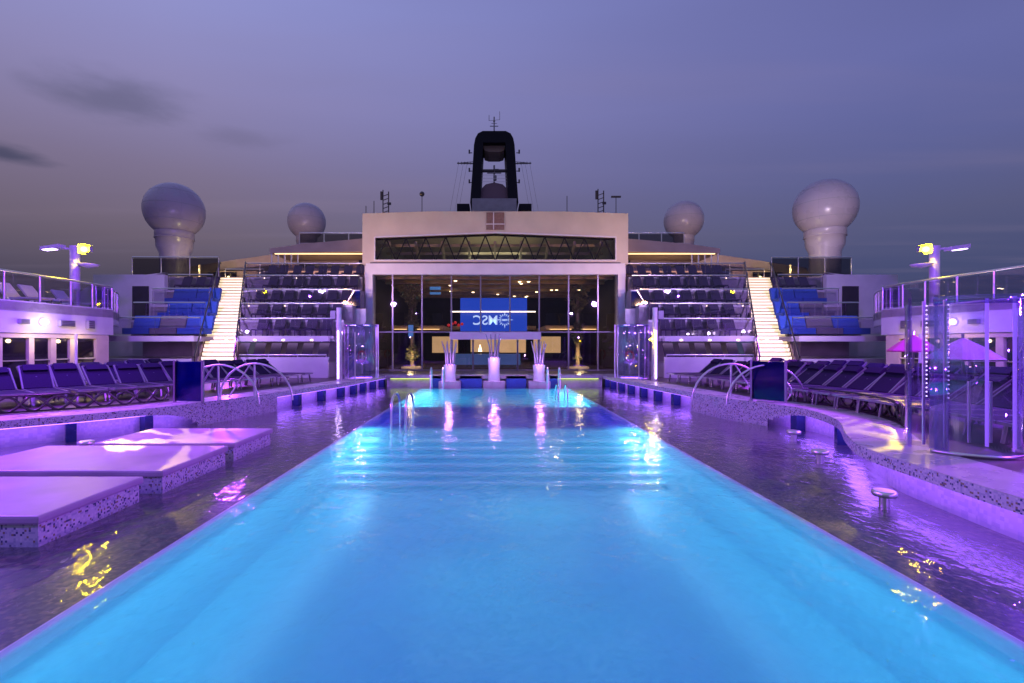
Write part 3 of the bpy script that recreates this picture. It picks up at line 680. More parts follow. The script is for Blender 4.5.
# ------------------------------------------------------------------ roof furniture
def funnel():
    f = thing('ship_funnel', 'black arched ship funnel with radar yards rising behind the pavilion', 'funnel', (.34, 51.6, .25))
    def outline(k):     # half width and height, outer and inner
        return
    zt, zb = 24.1, 16.6; zo = 21.0
    out = [(-2.52, zb), (-2.30, 19.6), (-2.12, 22.6), (-1.98, 23.3), (-1.7, 23.8), (-1.2, 24.05), (1.2, 24.05), (1.7, 23.8), (1.98, 23.3), (2.12, 22.6), (2.30, 19.6), (2.52, zb)]
    inn = [(-1.45, zb), (-1.34, 19.6), (-1.16, 22.85), (1.16, 22.85), (1.34, 19.6), (1.45, zb)]
    # two legs and a top as one ring: quads between the outer and inner outline
    def pt_in(i):
        x, z = out[i]
        if i <= 1: return (inn[i][0], z)
        if i <= 5: return (-1.16 - .0, 22.85) if i > 2 else (-1.18, 22.4)
        if i <= 9: return (1.16, 22.85) if i < 9 else (1.18, 22.4)
        return (inn[4 + (i - 10)][0], z)
    mb = MB()
    for i in range(len(out) - 1):
        a, b_ = out[i], out[i + 1]; c, d_ = pt_in(i + 1), pt_in(i)
        mb.prism([a, b_, c, d_] if math.dist(c, d_) > 1e-4 else [a, b_, c], -1.6, 2.6)
    mb.build('arch', 'black', f)
    MB().prism([(-1.17, 22.84), (1.17, 22.84), (1.05, 22.35), (.6, 22.2), (-.6, 22.2), (-1.05, 22.35)], -.8, 2.0).build('soffit_panel', 'brown', f)
    MB().box(-1.32, 1.32, -.6, .0, 20.28, 20.42).build('cross_beam', 'darksteel', f)
    MB().prism([(-1.44, 18.2), (-.9, 18.75), (0, 18.95), (.9, 18.75), (1.44, 18.2), (1.46, 16.9), (-1.46, 16.9)], -.8, 1.8).build('smoke_housing', mat('dull_plum_paint', (.20, .13, .16), .5), f)
    m = MB(); m.tube([(0, -.4, 18.8), (0, -.4, 20.9)], .09); m.box(-.1, .5, -.5, -.3, 20.3, 20.5); m.box(-.75, .75, -.55, -.45, 20.0, 20.1); m.lathe((.1, -.4, 19.3), [(.16, 0), (.16, .5)], 10)
    m.build('radar_mast', 'grey', f)
    r = MB()
    for z in (19.0, 19.35, 19.7): r.bar((-1.3, -.9, z), (1.3, -.9, z), .03)
    r.build('guard_rail', 'steel', f)
    MB().box(-2.3, 2.3, -2.0, 2.8, 12.0, 16.9).build('funnel_base', 'grey', f)
    for s in (-1, 1):
        MB().box(s * 2.6, s * 3.9, -1.5, 1.5, 12, 16.5).build('vent_box', 'black', f)
        y = MB(); y.bar((s * 2.2, -.5, 21.05), (s * 3.95, -.5, 21.1), .10); y.bar((s * 2.2, -.5, 21.25), (s * 3.95, -.5, 21.1), .05)
        for k in range(5): y.bar((s * (2.5 + k * .33), -.5, 20.95), (s * (2.5 + k * .33), -.5, 21.25), .05)
        y.build('yard', 'darksteel', f)
        for z in (18.7, 19.9, 21.8):
            q = MB(); q.bar((s * 2.3, -1.5, z), (s * 2.62, -1.5, z), .07); q.box(s * 2.52, s * 2.68, -1.6, -1.4, z - .05, z + .3); q.build('deck_light', 'darksteel', f)
        wv = MB()
        for xx in (2.9, 3.3, 3.8): wv.bar((s * xx, -.5, 21.0), (s * (xx + .9), -.5, 16.0), .018)
        wv.build('rigging_wire', 'darksteel', f)
    m = MB(); m.tube([(0, .3, 24.0), (0, .3, 26.4)], .07, 8); m.bar((-.45, .3, 25.4), (.45, .3, 25.4), .07); m.bar((-.3, .3, 25.7), (.3, .3, 25.7), .04)
    m.bar((.6, .3, 26.1), (.6, .3, 27.0), .05); m.bar((-.55, .3, 26.0), (-.55, .3, 26.6), .06); m.bar((-.55, .3, 26.0), (.6, .3, 26.1), .03); m.sphere((0, .3, 25.95), .12, 8, 6)
    m.build('top_mast', 'grey', f)
funnel()
def radome(label, c, r, neck_r, zbase, group):
    t = thing('radome', label, 'radome', (c[0], c[1], 0), 0, group)
    sp = MB().sphere((0, 0, c[2]), r, 40, 24); sp.build('dome_shell', 'radome', t)
    zs = c[2] - r * .80
    MB().lathe((0, 0, 0), [(neck_r * 1.05, zs), (neck_r * 1.05, zs - .45), (neck_r, zs - .47), (neck_r * .98, zs - 1.05), (neck_r * .80, zs - 1.5), (neck_r * .78, zbase)], 28).build('pedestal', 'radome', t)
    MB().lathe((0, 0, 0), [(neck_r * 1.06, zs - .42), (neck_r * 1.075, zs - .45), (neck_r * 1.06, zs - .48)], 28, caps=False).build('flange', 'radome', t)
    sm = MB()
    for zz in (-.45, .1, .6):
        rr = r * math.sqrt(1 - zz * zz); sm.lathe((0, 0, c[2] + zz * r), [(rr + .001, -.012), (rr + .006, 0), (rr + .001, .012)], 40, caps=False)
    for a in range(0, 360, 45):
        sm.tube([((r + .001) * math.cos(b_) * math.cos(R(a)), (r + .001) * math.cos(b_) * math.sin(R(a)), c[2] + (r + .001) * math.sin(b_)) for b_ in [R(x) for x in range(-50, 91, 10)]], .006, 4, False)
    sm.build('panel_seam', 'grey', t)
radome('largest dusky radome on a stepped pedestal above the left stand', (-21.75, 33, 11.25), 1.86, 1.12, 6.5, 'radomes')
radome('largest lilac lit radome on a stepped pedestal above the right stand', (22.95, 33, 11.44), 1.92, 1.18, 6.5, 'radomes')
radome('smaller radome behind the glass rail left of the pavilion roof', (-15.35, 40, 12.3), 1.52, .8, 8.0, 'radomes')
radome('smaller radome behind the glass rail right of the pavilion roof', (16.05, 40, 12.4), 1.58, .8, 8.0, 'radomes')
def antenna(px, py, kind, label):
    x = (px - 491) / F * 30; zt = CAMZ + (344 - py) / F * 30
    t = thing('roof_antenna', label, 'antenna', (x, 30, Z2 - .2), 0, 'antennas on the pavilion roof'); h = zt - Z2 + .2
    MB().tube([(0, 0, 0), (0, 0, h)], .024 if kind != 'lattice' else .035, 6).build('mast', 'darksteel', t)
    if kind == 'lattice':
        m = MB(); m.bar((.35, 0, 0), (.35, 0, h * .95), .06)
        for k in range(7): m.bar((0, 0, h * (k + .5) / 8), (.35, 0, h * (k + 1) / 8), .04)
        m.box(-.16, -.04, -.05, .05, h * .7, h * .95); m.box(.28, .5, -.05, .05, h * .55, h * .62)
        m.build('lattice', 'darksteel', t)
    if kind == 'ball': MB().sphere((0, 0, h), .16, 10, 8).build('camera_head', 'darksteel', t)
    if kind == 'tee': MB().box(-.3, .3, -.05, .05, h - .1, h).build('crossbar', 'darksteel', t)
antenna(366, 206, 'thin', 'short thin whip at the left end of the pavilion roof')
antenna(374, 201, 'thin', 'thin whip beside the left lattice mast on the pavilion roof')
antenna(383, 190, 'lattice', 'twin pole lattice mast near the left end of the pavilion roof')
antenna(422, 194, 'ball', 'thin pole with round head left of the funnel')
antenna(567, 196, 'thin', 'faint whip on the roof right of the funnel')
antenna(598, 189, 'lattice', 'twin pole lattice mast near the right end of the pavilion roof')
antenna(616, 196, 'tee', 'short pole with crossbar at the right end of the pavilion roof')

# ------------------------------------------------------------------ balustrades
def balustrade(name, label, pts, h, group, glass='railglass', spacing=1.3, parent=None, pr=.022, rail=.036, gap=.08, post_m='steel'):
    """pts: foot points (x, y, z) of the run"""
    t = thing(name, label, 'railing', pts[0], 0, group); o = Vector(pts[0]); P3 = [Vector(p) - o for p in pts]
    MB().tube([p + Vector((0, 0, h)) for p in P3], rail, 8).build('handrail', 'steel', t)
    seg = []
    for a, b_ in zip(P3, P3[1:]):
        n = max(1, round((b_ - a).length / spacing))
        for k in range(n): seg.append((a.lerp(b_, k / n), a.lerp(b_, (k + 1) / n)))
    pts2 = [seg[0][0]] + [s_[1] for s_ in seg]
    pm = None
    for p in pts2:
        if pm is None: pm = MB().tube([(0, 0, 0), (0, 0, h - rail)], pr, 8).build('post', post_m, t); pm.location = p
        else: c = pm.copy(); COL.objects.link(c); c.parent = t; c.location = p
    for a, b_ in seg:
        dd = b_ - a; l = dd.length; u = Vector((dd.x, dd.y, 0)).normalized(); nn = Vector((-u.y, u.x, 0)) * .006
        a2, b2 = a + u * .04, b_ - u * .04
        mb = MB(); up0 = Vector((0, 0, gap)); up1 = Vector((0, 0, h - .07))
        vs = [a2 - nn + up0, b2 - nn + up0, b2 - nn + up1, a2 - nn + up1, a2 + nn + up0, b2 + nn + up0, b2 + nn + up1, a2 + nn + up1]
        mb.add(vs, [(0, 1, 2, 3), (7, 6, 5, 4), (0, 4, 5, 1), (1, 5, 6, 2), (2, 6, 7, 3), (3, 7, 4, 0)]); mb.build('glass_panel', glass, t)
    return t

# ------------------------------------------------------------------ loungers
def make_lounger(name='sun_lounger', reclined=38):
    """feet towards +x, head towards -x, base at z 0"""
    t = thing(name, 'x', 'sun lounger')
    f = MB()
    for s in (-1, 1):
        f.bar((-.35, s * .31, .33), (1.15, s * .31, .33), .035, .05)
    f.bar((1.15, -.31, .33), (1.15, .31, .33), .035, .05); f.bar((-.35, -.31, .33), (-.35, .31, .33), .035, .05)
    f.build('frame', 'frame', t)
    MB().box(-.33, 1.13, -.285, .285, .335, .355).build('seat_sling', 'sling', t)
    a = R(reclined); L = .86
    c, s_ = math.cos(a), math.sin(a)
    bf = MB()
    for s in (-1, 1): bf.bar((-.33, s * .31, .35), (-.33 - c * L, s * .31, .35 + s_ * L), .035, .05)
    bf.bar((-.33 - c * L, -.31, .35 + s_ * L), (-.33 - c * L, .31, .35 + s_ * L), .035, .05)
    bf.build('back_frame', 'frame', t)
    mid = Vector((-.33 - c * L / 2, 0, .35 + s_ * L / 2))
    bs = MB().obox(mid, Vector((-c, 0, s_)) * L * .48, Vector((0, .285, 0)), Vector((s_, 0, c)) * .012).build('back_sling', 'sling', t)
    MB().obox(mid + Vector((-c, 0, s_)) * L * .36 + Vector((s_, 0, c)) * .045, Vector((-c, 0, s_)) * .11, Vector((0, .25, 0)), Vector((s_, 0, c)) * .035).build('headrest', 'sling', bs)
    for x in (-.28, 1.05):
        for s in (-1, 1): MB().bar((x, s * .30, 0), (x + (-.05 if x > 0 else .05), s * .30, .31), .04, .04).build('leg', 'frame', t)
    MB().bar((-.33 - c * .45, 0, .35 + s_ * .45), (-.45, 0, .30), .03, .03).build('back_prop', 'frame', t)
    return t
LPROTOS = [make_lounger(reclined=a) for a in (38, 34, 43)]; LUSED = [False] * 3
def lounger(x, y, rz, label, z=ZD, group='sun loungers on the pool deck'):
    k = q.choice((0, 0, 1, 2)); P_ = LPROTOS[k]
    if not LUSED[k]:
        LUSED[k] = True; P_.location = (x, y, z); P_.rotation_euler = (0, 0, rz); P_['label'] = label; P_['group'] = group
    else: copy_thing(P_, (x, y, z), rz, label, group)
q = random.Random(5)
# rows on the deck run along the pool edge, each lounger with its feet to the water
LINES = {-1: smooth_path([(-14.3, 8.9), (-12.8, 11.5), (-11.3, 13.7), (-9.9, 15.9), (-9.0, 18.2), (-8.5, 20.4)], 12),
         1: smooth_path([(8.7, 4.6), (8.9, 6.6), (9.2, 8.8), (9.35, 11.2), (9.25, 13.4), (9.1, 15.6), (8.8, 18.0), (8.4, 20.4)], 12)}
ROWN = ['row by the pool', 'middle row', 'row by the doors']
used = []
for s in (-1, 1):
    for ri in range(3):
        line = offset_path(LINES[s], (2.35 * ri) * (1 if s < 0 else -1))
        # walk along the line
        acc = 0; nxt = .2; n = 0
        for a, b_ in zip(line, line[1:]):
            seg = math.dist(a, b_)
            while acc + seg >= nxt:
                f = (nxt - acc) / seg; x = a[0] + (b_[0] - a[0]) * f; y = a[1] + (b_[1] - a[1]) * f
                nxt += .72
                t = Vector((b_[0] - a[0], b_[1] - a[1])).normalized()
                d_ = Vector((t.y, -t.x)) if s < 0 else Vector((-t.y, t.x))      # towards the pool
                head = Vector((x, y)) - d_ * 1.1
                if abs(head.x - XC) > 14.9 or y > 21.0 or y < 4.4: continue
                if 11.0 < abs(x - XC) < 13.6 and y > 17.0: continue             # clear of the stair foot
                if abs(x - XC) > 10.2 and y > 20.2: continue
                if any(math.dist((x, y), u) < .66 for u in used): continue
                used.append((x, y))
                where = ORD[n] if n < 15 else ['sixteenth', 'seventeenth', 'eighteenth', 'nineteenth', 'twentieth', 'twenty-first', 'twenty-second', 'twenty-third', 'twenty-fourth', 'twenty-fifth'][n - 15]
                lounger(x, y, math.atan2(d_.y, d_.x) + q.uniform(-.06, .06), f'dark lounger on the {SIDE[s]} deck, {where} from the near end, {ROWN[ri]}')
                n += 1
            acc += seg

# ------------------------------------------------------------------ terraces either side of the pavilion
TY = [22.3, 23.8, 25.3, 26.8, 28.3]           # front edge of each tier
TZ = [2.45, 3.28, 4.15, 5.10, 6.02]           # its floor
def stair_x(y): return 12.77 + (y - 21.5) * .446 - XC + 0.0
def mirror(s, pts): return [(hx(s, a), y) for a, y in pts]
seat = MB()   # an upright deck chair seen from the front, one small mesh
seat.box(-.25, .25, -.55, .05, .30, .36); seat.obox((0, .20, .62), (.25, 0, 0), (0, .16, .30), (0, .02, -.012))
for a in (-.27, .27):
    for y in (-.5, .0): seat.box(a - .02, a + .02, y - .02, y + .02, 0, .30)
seat_o = None; blue_o = None
bl = MB(); bl.box(-.62, .62, -.6, .1, .12, .40); bl.obox((0, .22, .66), (.62, 0, 0), (0, .10, .34), (0, .08, -.024))
for s in (-1, 1):
    nm = SIDE[s]
    # ---- inner stand
    st = thing('terrace_stand', f'stepped stand of five tiers between the {nm} lit staircase and the pavilion', 'terrace')
    for k in range(5):
        y0 = TY[k]; y1 = TY[k + 1] if k < 4 else 31.0
        xo = stair_x(y0) - .83
        z0 = 2.22 if k == 0 else TZ[k - 1] - .05
        xin = 7.55 if y0 < YP - .4 else 7.85
        MB().box(hx(s, 7.85 if k == 4 else 7.55), hx(s, xo), y0, min(y1, 27.7) if k < 4 and y1 > 27.7 else y1, z0, TZ[k]).build('tier', 'taupe', st)
        MB().box(hx(s, 7.86 if k == 4 else 7.56), hx(s, xo), y0 - .03, y0 - .002, TZ[k] - .10, TZ[k] + .02).build('tier_edge', 'white', st)
    MB().box(hx(s, 7.7), hx(s, stair_x(22) - .8), 21.95, 22.26, 2.22, 2.47).build('fascia_band', 'white', st)
    MB().box(hx(s, 7.7), hx(s, stair_x(22) - .8), 24.6, 24.8, ZD, 2.2).build('back_wall', 'taupe', st)
    MB().box(hx(s, 7.7), hx(s, stair_x(22) - .9), 21.95, 22.1, ZD, 1.50).build('front_wall', 'white', st)
    MB().box(hx(s, 7.72), hx(s, stair_x(22) - .95), 22.12, 24.58, ZD, 1.22).build('recess_floor', 'taupe', st)
    if seat_o is None: seat_o = seat.build('deck_chair', mat('plum_chair_fabric', (.075, .058, .10), .8)); o = seat_o
    else: o = seat_o.copy(); COL.objects.link(o)
    for n in range(6):
        if n: o = seat_o.copy(); COL.objects.link(o)
        o.location = (hx(s, 8.4 + n * .78), 23.2, 1.22); tag(o, f'dark deck chair, {ORD[n]} from the pavilion, in the recess under the {nm} inner stand', 'deck chair', 'dark chairs on the terraces')
    for i in range(4):
        sl = MB().box(hx(s, 8.4 + i * 1.3), hx(s, 8.5 + i * 1.3), 21.93, 21.949, 2.26, 2.30); sl.build('edge_lamp', 'warm', st)
    # low glass and rail over the front wall
    balustrade('glass_balustrade', f'low rail and dark glass over the {nm} white wall, under the first tier', [(hx(s, 7.8), 22.02, 1.5), (hx(s, stair_x(22) - .95), 22.02, 1.5)], .10, 'terrace balustrades', gap=.01)
    for k in range(5):
        y0 = TY[k]; xo = stair_x(y0) - .9; xi = 7.62 if k < 4 else 7.9
        balustrade('glass_balustrade', f'glass balustrade along the {ORD[k]} tier of the {nm} inner stand', [(hx(s, xi), y0 + .04, TZ[k]), (hx(s, xo), y0 + .04, TZ[k])], .84, 'terrace balustrades', spacing=2.6, pr=.014, post_m='darksteel')
        n = 0; x = 8.25
        while x < xo - .35:
            lab = f'dark deck chair, {ORD[n]} from the pavilion, {ORD[k]} tier of the {nm} inner stand'
            is_blue = (s < 0 and k == 0 and n == 3)
            if seat_o is None:
                seat_o = seat.build('deck_chair', mat('plum_chair_fabric', (.075, .058, .10), .8)); o = seat_o
            else: o = seat_o.copy(); COL.objects.link(o)
            o.location = (hx(s, x), y0 + .95, TZ[k]); o.rotation_euler = (0, 0, q.uniform(-.08, .08))
            tag(o, lab, 'deck chair', 'dark chairs on the terraces')
            n += 1; x += .74 if n % 2 else .82
        # small warm dots of light in the riser
        for i in range(3):
            lx = 8.6 + i * 1.9 + .3 * k
            if lx < xo - .3: MB().lathe((hx(s, lx), y0 - .036, TZ[k] - .04), [(.001, -.028), (.028, 0), (.001, .028)], 8).build('tier_lamp', 'warm', st)
    # chairs at deck level in front of the low wall are loungers set out earlier
    # ---- top gallery of the inner stand with warm ceiling light
    tg = thing('upper_gallery', f'warmly lit upper gallery with sloping white roof above the {nm} inner stand', 'building')
    MB().box(hx(s, 7.85), hx(s, 14.6), 31.0, 39, 6.0, 7.02).build('gallery_base', 'taupe', tg)
    MB().box(hx(s, 7.85), hx(s, 14.6), 34.0, 34.3, 7.02, 8.3).build('back_wall', 'warmwall', tg)
    MB().box(hx(s, 8.6), hx(s, 9.6), 33.94, 33.99, 7.1, 8.1).build('doorway', 'dark', tg)
    MB().box(hx(s, 10.4), hx(s, 13.8), 33.94, 33.99, 7.1, 7.75).build('window', 'darkwin', tg)
    ro = MB().prism([(hx(s, 7.85), 8.05), (hx(s, 14.5), 7.95), (hx(s, 14.5), 8.25), (hx(s, 12.4), 8.55), (hx(s, 7.85), 8.95)], 30.9, 39).build('roof', 'brown', tg)
    MB().box(hx(s, 8.0), hx(s, 14.2), 30.95, 31.05, 7.90, 7.94).build('ceiling_light', 'warmdim', tg)
    MB().box(hx(s, 8.0), hx(s, 13.6), 30.9, 30.98, 6.62, 6.80).build('gallery_light', mat('amber_strip', (1, .8, .5), .5, emit=(1, .55, .20), estr=1.3), tg)
    for k in range(5): MB().bar((hx(s, 14.4 - k * .42), 31.0 + .0, 7.0), (hx(s, 14.4 - k * .42), 31.0, 7.96 ), .07).build('lit_post', 'white', tg)
    lamp('gallery_lamp', 'AREA', (hx(s, 11), 32.4, 7.9), WARM, 45, (hx(s, 11), 32.4, 0), 4.5, .6)
    balustrade('glass_balustrade', f'glass balustrade in front of the {nm} warmly lit upper gallery', [(hx(s, 7.9), 30.85, 6.02), (hx(s, 15.1), 30.85, 6.02)], 1.25, 'terrace balustrades', spacing=1.5)
    balustrade('glass_balustrade', f'dark glass windbreak on the roof below the {nm} smaller radome', [(hx(s, 7.9), 31.2, 8.6), (hx(s, 12.7 if s < 0 else 12.3), 31.2, 8.6)], .72, 'roof windbreaks', spacing=1.6, glass='darkrail')
    # ---- outer stand
    ot = thing('terrace_stand', f'stepped stand of blue cushioned seats outside the {nm} lit staircase', 'terrace')
    OE = [18.0, 18.0, 18.1, 18.3]
    for k in range(4):
        y0 = TY[k]; y1 = TY[k + 1]
        xi = stair_x(y0) + .83
        z0 = 2.22 if k == 0 else TZ[k - 1] - .05
        MB().box(hx(s, xi), hx(s, OE[k] + .1), y0, y1 if k < 3 else 29.0, z0, TZ[k]).build('tier', 'taupe', ot)
        MB().box(hx(s, xi), hx(s, OE[k] + .1), y0 - .03, y0 - .002, TZ[k] - .10, TZ[k] + .02).build('tier_edge', 'white', ot)
        balustrade('glass_balustrade', f'glass balustrade along the {ORD[k]} tier of the {nm} outer stand', [(hx(s, xi + .08), y0 + .04, TZ[k]), (hx(s, OE[k]), y0 + .04, TZ[k])], .88, 'terrace balustrades', spacing=2.2, pr=.014, post_m='darksteel')
        if k < 3:
            n = 0; x = xi + .68
            while x < OE[k] - .5:
                gap = (n, k) in ({-1: ((1, 0),), 1: ((1, 0), (1, 1))}[s])
                lab = f'{"grey" if gap else "blue"} cushioned daybed, {ORD[n]} from the stairs, {ORD[k]} tier of the {nm} outer stand'
                if blue_o is None: blue_o = bl.build('daybed', 'bluefab'); o = blue_o; grey_me = blue_o.data.copy(); grey_me.materials.clear(); grey_me.materials.append(M['greyfab'])
                else: o = blue_o.copy(); COL.objects.link(o)
                if gap: o.data = grey_me
                o.location = (hx(s, x), y0 + .85, TZ[k]); tag(o, lab, 'daybed', 'cushioned daybeds on the outer stands')
                n += 1; x += 1.29
        else:
            n = 0; x = xi + .6
            while x < OE[k] - .3:
                o = seat_o.copy(); COL.objects.link(o); o.location = (hx(s, x), y0 + .9, TZ[k])
                tag(o, f'dark deck chair, {ORD[n]} from the stairs, top row of the {nm} outer stand', 'deck chair', 'dark chairs on the terraces'); n += 1; x += .8
    MB().box(hx(s, stair_x(22) + 1.1), hx(s, 18.1), 21.95, 22.26, 2.22, 2.47).build('fascia_band', 'white', ot)
    MB().box(hx(s, stair_x(22) + 1.2), hx(s, 18.1), 21.95, 22.1, ZD, 1.42).build('front_wall', 'white', ot)
    MB().box(hx(s, stair_x(22) + 1.1), hx(s, 18.1), 24.6, 24.8, ZD, 2.2).build('back_wall', 'taupe', ot)
    MB().box(hx(s, stair_x(22) + 1.2), hx(s, 18.0), 22.0, 22.03, 1.46, 2.2).build('dark_pane', 'railglass', ot)
    MB().bar((hx(s, stair_x(22) + 1.2), 21.98, 1.50), (hx(s, 18.0), 21.98, 1.50), .06).build('handrail', 'steel', ot)
    # upper landing behind the stair head, end wall and its door
    tl = thing('upper_deck', f'upper landing and end wall at the head of the {nm} staircase', 'building')
    MB().box(hx(s, stair_x(29) - 1.0), hx(s, 22.4), 29.0, 36, 5.4, 6.12).build('floor', 'taupe', tl)
    MB().box(hx(s, 18.35), hx(s, 22.3), 26.6, 26.9, ZD, 5.95).build('end_wall', 'white', tl)
    MB().box(hx(s, 19.2), hx(s, 20.1), 26.55, 26.597, 3.4, 5.3).build('doorway', 'dark', tl)
    MB().prism([(hx(s, 18.6), 6.12), (hx(s, 22.4), 5.7), (hx(s, 23.4), 5.0), (hx(s, 23.4), ZD), (hx(s, 22.3), ZD), (hx(s, 22.3), 5.4)], 27.0, 27.3).build('bulwark', 'white', tl)
    MB().box(hx(s, 16.6), hx(s, 22.0), 33.5, 33.7, 6.12, 7.2).build('back_wall', 'warmwall', tl)
    MB().box(hx(s, 18.0), hx(s, 20.0), 33.4, 33.48, 6.14, 7.1).build('window', 'darkwin', tl)
    MB().box(hx(s, 19.35), hx(s, 19.45), 31.5, 31.55, 6.5, 7.3).build('wall_lamp', 'warmdim', tl)
    lamp('landing_lamp', 'POINT', (hx(s, 19.6), 31.4, 7.0), (1, .85, .35), 60, size=.1)
    balustrade('glass_balustrade', f'dark glass windbreak on the upper landing below the {nm} large radome', [(hx(s, stair_x(29) + .9), 29.1, 6.12), (hx(s, 22.0 if s < 0 else 21.6), 29.1, 6.12)], 1.25, 'terrace balustrades', spacing=1.7, glass='darkrail')
    balustrade('glass_balustrade', f'short clear balustrade across the head of the {nm} stair, behind it', [(hx(s, stair_x(31.5) - 1.4), 32.4, 6.1), (hx(s, stair_x(31.5) + 1.2), 32.4, 6.1)], 1.05, 'terrace balustrades', spacing=1.2, glass='glass')
    # sloping arm from the gallery roof out to the radome
    ar = thing('canopy_arm', f'long tan roof arm sloping from the {nm} gallery to the large radome', 'roof beam')
    MB().prism([(hx(s, 12.0), 8.85), (hx(s, 14.5), 8.7), (hx(s, 18.2), 8.2), (hx(s, 22.4), 7.55), (hx(s, 22.4), 7.15), (hx(s, 18.2), 7.55), (hx(s, 14.5), 7.85), (hx(s, 12.0), 7.9)], 34.4, 36.4).build('arm', 'brown', ar)

    lamp('recess_fill', 'AREA', (hx(s, 10.5), 23.4, 2.18), (.80, .55, 1), 11, (hx(s, 10.5), 23.6, 0), 5.0, .3)  # added bare lights that lift the dark recesses under the stands
    lamp('recess_fill', 'AREA', (hx(s, 16.2), 23.4, 2.18), (.60, .35, 1), 12, (hx(s, 16.2), 23.6, 0), 3.2, .3)
    # ---- lit staircase
    N_T = 26
    sx = stair_x
    sr = thing('lit_staircase', f'{nm} staircase with glowing warm risers climbing between the two stands', 'staircase')
    ya, yb, za, zb = 21.5, 29.1, 1.18, 6.12
    def flight(y0, y1, z0, z1, n, tread_m='step', light=True):
        for k in range(n):
            y = y0 + (y1 - y0) * k / n; yn = (y1 - y0) / n; z = z0 + (z1 - z0) * (k + 1) / n; dz = (z1 - z0) / n
            cx = hx(s, sx(y)); hw = .80 - .06 * (y - 21.5) / 8
            tr = MB().box(cx - hw, cx + hw, y, y + yn + .06, z - .035, z).build('tread', tread_m, sr)
            if True:
                r_ = MB().box(cx - hw + .02, cx + hw - .02, y + .03, y + .05, z - dz, z - .04).build('riser_light', 'treadlight', tr)
    flight(20.2, 21.5, ZD, za, 3)
    flight(ya, yb, za, zb, N_T)
    for e in (-1, 1):
        m = MB()
        pts = [(21.3, za - .35), (29.1, zb - .40), (29.1, zb + .10), (21.3, za + .15)]
        def xs(y): return hx(s, sx(y)) + e * (.84 - .06 * (y - 21.5) / 8)
        vs = [(xs(y) + o_, y, z) for o_ in (-.03, .03) for y, z in pts]
        m.add(vs, [(0, 1, 2, 3), (7, 6, 5, 4), (0, 4, 5, 1), (1, 5, 6, 2), (2, 6, 7, 3), (3, 7, 4, 0)]); m.build('stringer', 'step', sr)
        h = MB(); h.tube([(xs(20.5), 20.5, ZD + 1.0), (xs(21.3), 21.3, za + .95), (xs(29.0), 29.0, zb + .95), (xs(29.6), 29.6, zb + .95)], .035, 8)
        h.build('handrail', 'darksteel', sr)
        hp = None
        for k in range(9):
            y = 20.6 + k * 1.05; z = ZD + (y - 20.35) * .55 if y < 21.5 else za + (y - ya) * (zb - za) / (yb - ya)
            if hp is None: hp = MB().tube([(0, 0, 0), (0, 0, .92)], .025, 6).build('post', 'darksteel', sr); o = hp
            else: o = hp.copy(); COL.objects.link(o); o.parent = sr
            o.location = (xs(y), y, z)

